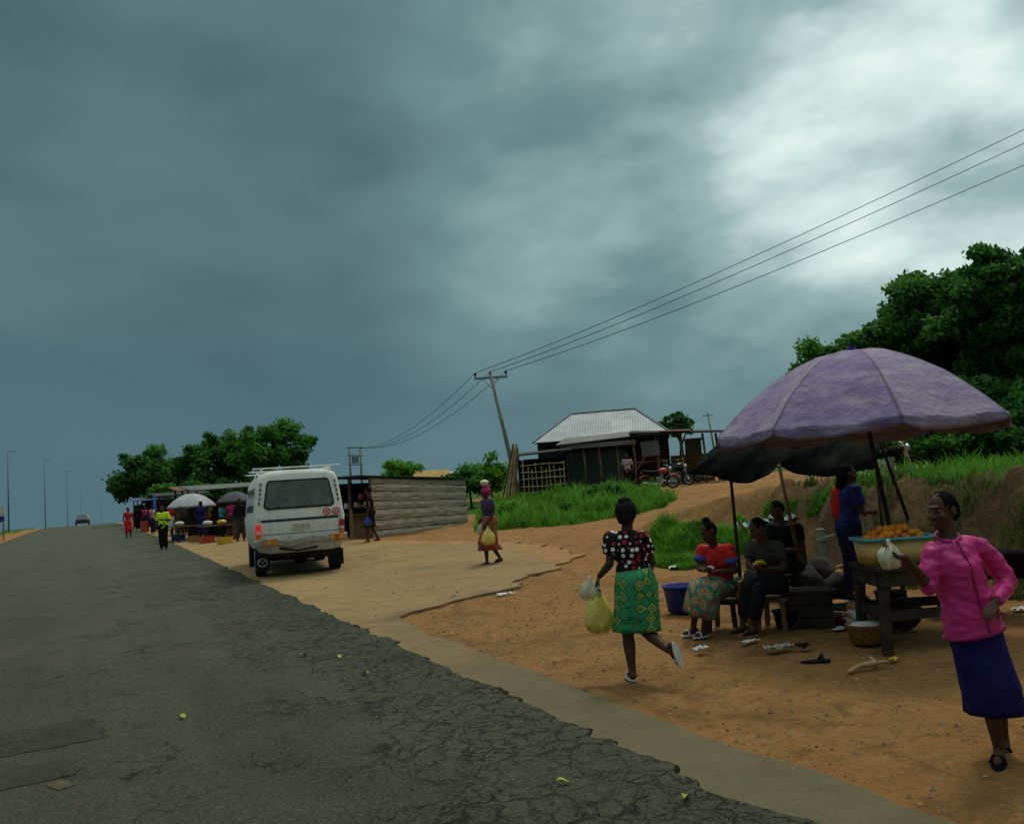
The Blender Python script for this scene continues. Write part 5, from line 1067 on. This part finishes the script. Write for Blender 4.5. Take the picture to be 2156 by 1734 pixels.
q=U(2,1105,60); g2=gp(q.x,q.y); root=empty('billboard',g2,0,'white and blue roadside sign board cut by the left edge','sign')
b=MB(root.location); c=U(-4,1084,60); b.bar(c-R0*.45,c+R0*.45,.06,1.1,V((0,0,1))); b.build('panel',WHITEC,root); b=MB(root.location); b.bar(c-R0*.44-HF*.04-V((0,0,.25)),c+R0*.44-HF*.04-V((0,0,.25)),.03,.35,V((0,0,1))); b.build('blue_band',BLUEPL,root)
for s in (-.35,.35): b=MB(root.location); p=c+R0*s; b.tube([gp(p.x,p.y),p],.05,6); b.build('leg',METALG,root)
q=U(174,1098,118); cp=gp(q.x,q.y)+V((0,0,.05)); car=empty('car',cp,pi,'dark car approaching over the crest of the road','car')
CP=M('dark_car_paint',(.03,.035,.04),.35,.1,3,0,spec=.5)
def cring(y,w_,pts): return [V((x*w_,y,z)) for x,z in pts]
bd=[(-.8,.3),(-.86,.55),(-.84,.8),(-.76,.88),(.76,.88),(.84,.8),(.86,.55),(.8,.3)]
b=MB(); b.loft([cring(-2.1,.88,[(x,z*.9) for x,z in bd]),cring(-1.9,1,bd),cring(1.8,1,bd),cring(2.1,.9,[(x,z*.88) for x,z in bd])]); b.build('body',CP,car,bevel=.03)
b=MB(); b.loft([[V((x*.74,y,.87)) for x,y in ((-1,-1.5),(1,-1.5),(1,1.0),(-1,1.0))],[V((x*.58,y,1.42)) for x,y in ((-1,-1.0),(1,-1.0),(1,.35),(-1,.35))]]); b.build('cabin',CP,car,bevel=.04)
b=MB(); b.quad(V((-.64,.93,.93)),V((.64,.93,.93)),V((.53,.43,1.37)),V((-.53,.43,1.37))); b.build('windscreen',DGLASS,car)
for s in (-1,1):
    b=MB(); b.ell((s*.62,2.05,.66),(.14,.06,.08)); b.build('headlight',CHROME,car,True)
    for y in (-1.3,1.3): wheel(car,(s*.78,y,.30),.30,.18)
# ------------------------------------------------------------ far stalls
def far_umb(label,px,py,rpx,toppx,mat):
    p=G(px,py); D=dep(p); s=D/FPX; c=U(px-2,toppx+.55*(rpx*.5),D)-p; root=empty('market_umbrella',p,0,label,'umbrella','parasols over the far stalls')
    canopy(root,V((0,0,0)),rpx*s,rpx*s*.5,mat,8,.1,sub=4)
    for o in root.children: o.location=V((0,0,c.z))
    b=MB(); b.tube([(0,0,0),(0,0,c.z+rpx*s*.48)],.03,8); b.build('pole',WOODD,root,True)
far_umb('pale grey parasol over the far roadside stall',407,1136,50,1049,M('pale_grey_canvas',(.36,.37,.40),.8,.2,3)); far_umb('dark grey parasol half hidden by the white van',498,1134,38,1042,M('dark_grey_canvas',(.07,.075,.085),.8,.3,3))
p=G(327,1122); root=empty('furled_parasol',p,0,'furled blue parasol standing among the far people','umbrella'); b=MB(); b.tube([(0,0,0),(0,0,2.3)],.02,6); b.build('pole',WOODD,root); b=MB(); b.tube([(0,0,.9),(0,0,1.2),(0,0,2.25)],[.14,.13,.03],10); b.build('canopy',BLUE,root,True)
def stall(label,px,py,w_,d_,h_,rm,cm):
    p=G(px,py); root=empty('market_stall',p,.1,label,'stall','far market stalls')
    for x in (-1,1):
        for y in (0,1): b=MB(); b.tube([(x*w_/2,y*d_,-.1),(x*w_/2+.05,y*d_,h_+.2*y)],.045,6); b.build('post',WOODD,root)
    b=MB(); b.loft([[V((x,y,z+dz)) for x,y,z in ((-w_/2-.3,-.4,h_),(w_/2+.3,-.4,h_+.05),(w_/2+.3,d_+.3,h_+.3),(-w_/2-.3,d_+.3,h_+.28))] for dz in (0,.05)]); b.build('roof',rm,root)
    b=MB(); b.box((0,.2,.72),(w_*.95,.8,.05)); b.build('counter',WOODB,root); b=MB(); b.box((0,d_*.9,.9),(w_,.04,1.7)); b.build('back_panel',cm,root); return p
S1=stall('nearest far stall with dark tin roof and brown counter beside the van',478,1128,2.6,1.8,2.1,DTIN,WOODD); S2=stall('far stall with rusty roof behind the pale parasol',440,1120,2.6,1.8,2.2,M('rusty_tin',(.16,.08,.05),.8,.5,3),WOODB); S3=stall('most distant stall with dark roof under the trees',385,1112,2.8,1.8,2.1,M('black_sheet_roof',(.03,.03,.03),.8),WOODD); S4=stall('far stall with a blue sheet roof near the dark suited person',325,1108,2.4,1.8,2.0,M('blue_sheet_roof',(.05,.08,.16),.7),WOODD)
cols=[(REDPL,'red'),(YELPL,'yellow'),(BLUEPL,'blue'),(AMBER,'amber'),(PAPER,'white'),(TEALPL,'teal')]
for si,(S_,nm) in enumerate(((S1,'nearest far stall'),(S2,'rusty roofed far stall'),(S3,'stall under the trees'),(S4,'blue roofed far stall'))):
    for j in range(3):
        mt,cn=cols[(si*2+j)%6]; b=MB(); b.lathe([(.12,0),(.19,.16),(.2,.18),(.15,.22),(.03,.30)],(0,0,0),n=14); o=b.build('produce_bowl',mt,None,True); o.location=S_+Matrix.Rotation(.1,3,'Z')@V((-.8+.75*j,.15,.75)); tag(o,cn+' heaped bowl on the counter of the '+nm,'bowl')
def table2(label,px,py,mt):
    p=G(px,py); root=empty('table',p,random.random()*.4,label,'table'); b=MB(); b.box((0,0,.68),(1.2,.7,.05)); b.build('tabletop',mt,root)
    for x in (-.52,.52):
        for y in (-.28,.28): b=MB(); b.bar((x,y,.66),(x,y,0),.06,.06); b.build('leg',WOODD,root)
    return p
T1=table2('low display table in front of the pale parasol',395,1140,WOODB); T2=table2('brown display table left of the white van',455,1141,WOODB)
for i,(T_,mt,lab) in enumerate(((T1,WHITEC,'white sack lying on the display table before the pale parasol'),(T2,YELPL,'yellow sack on the brown display table left of the van'),(T2,WHITEC,'white sack beside the yellow one on the brown display table'))):
    b=MB(); b.ell((0,0,.09),(.20,.15,.10),None,14,8); o=b.build('sack',mt,None,True); o.location=T_+V((-.3+.55*(i%2),0,.71)); tag(o,lab,'sack')
for px,py,mt,lab in ((490,1137,RUST,'rusty drum beside the table left of the van'),(305,1119,REDPL,'red plastic drum among the far people')):
    p=G(px,py); b=MB(); b.lathe([(.24,0),(.25,.02),(.24,.25),(.25,.27),(.24,.5),(.25,.52),(.24,.7),(.2,.7)],(0,0,0)); o=b.build('drum',mt,None); o.location=p; tag(o,lab,'drum')
for px,py,mt,lab in ((415,1142,STRAW,'straw coloured crate in front of the person in dark blue'),(436,1144,REDPL,'red crate on the dirt left of the brown display table'),(376,1138,BLUEPL,'blue crate beside the low display table'),(474,1146,YELPL,'yellow crate on the dirt right of the brown display table')):
    b=MB(); b.loft([rr3(.5,.36,.03,0,2),rr3(.54,.4,.03,.3,2),rr3(.48,.34,.03,.3,2),rr3(.46,.32,.03,.05,2)]); o=b.build('crate',mt,None); o.location=G(px,py); o.rotation_euler=(0,0,random.random()); tag(o,lab,'crate')
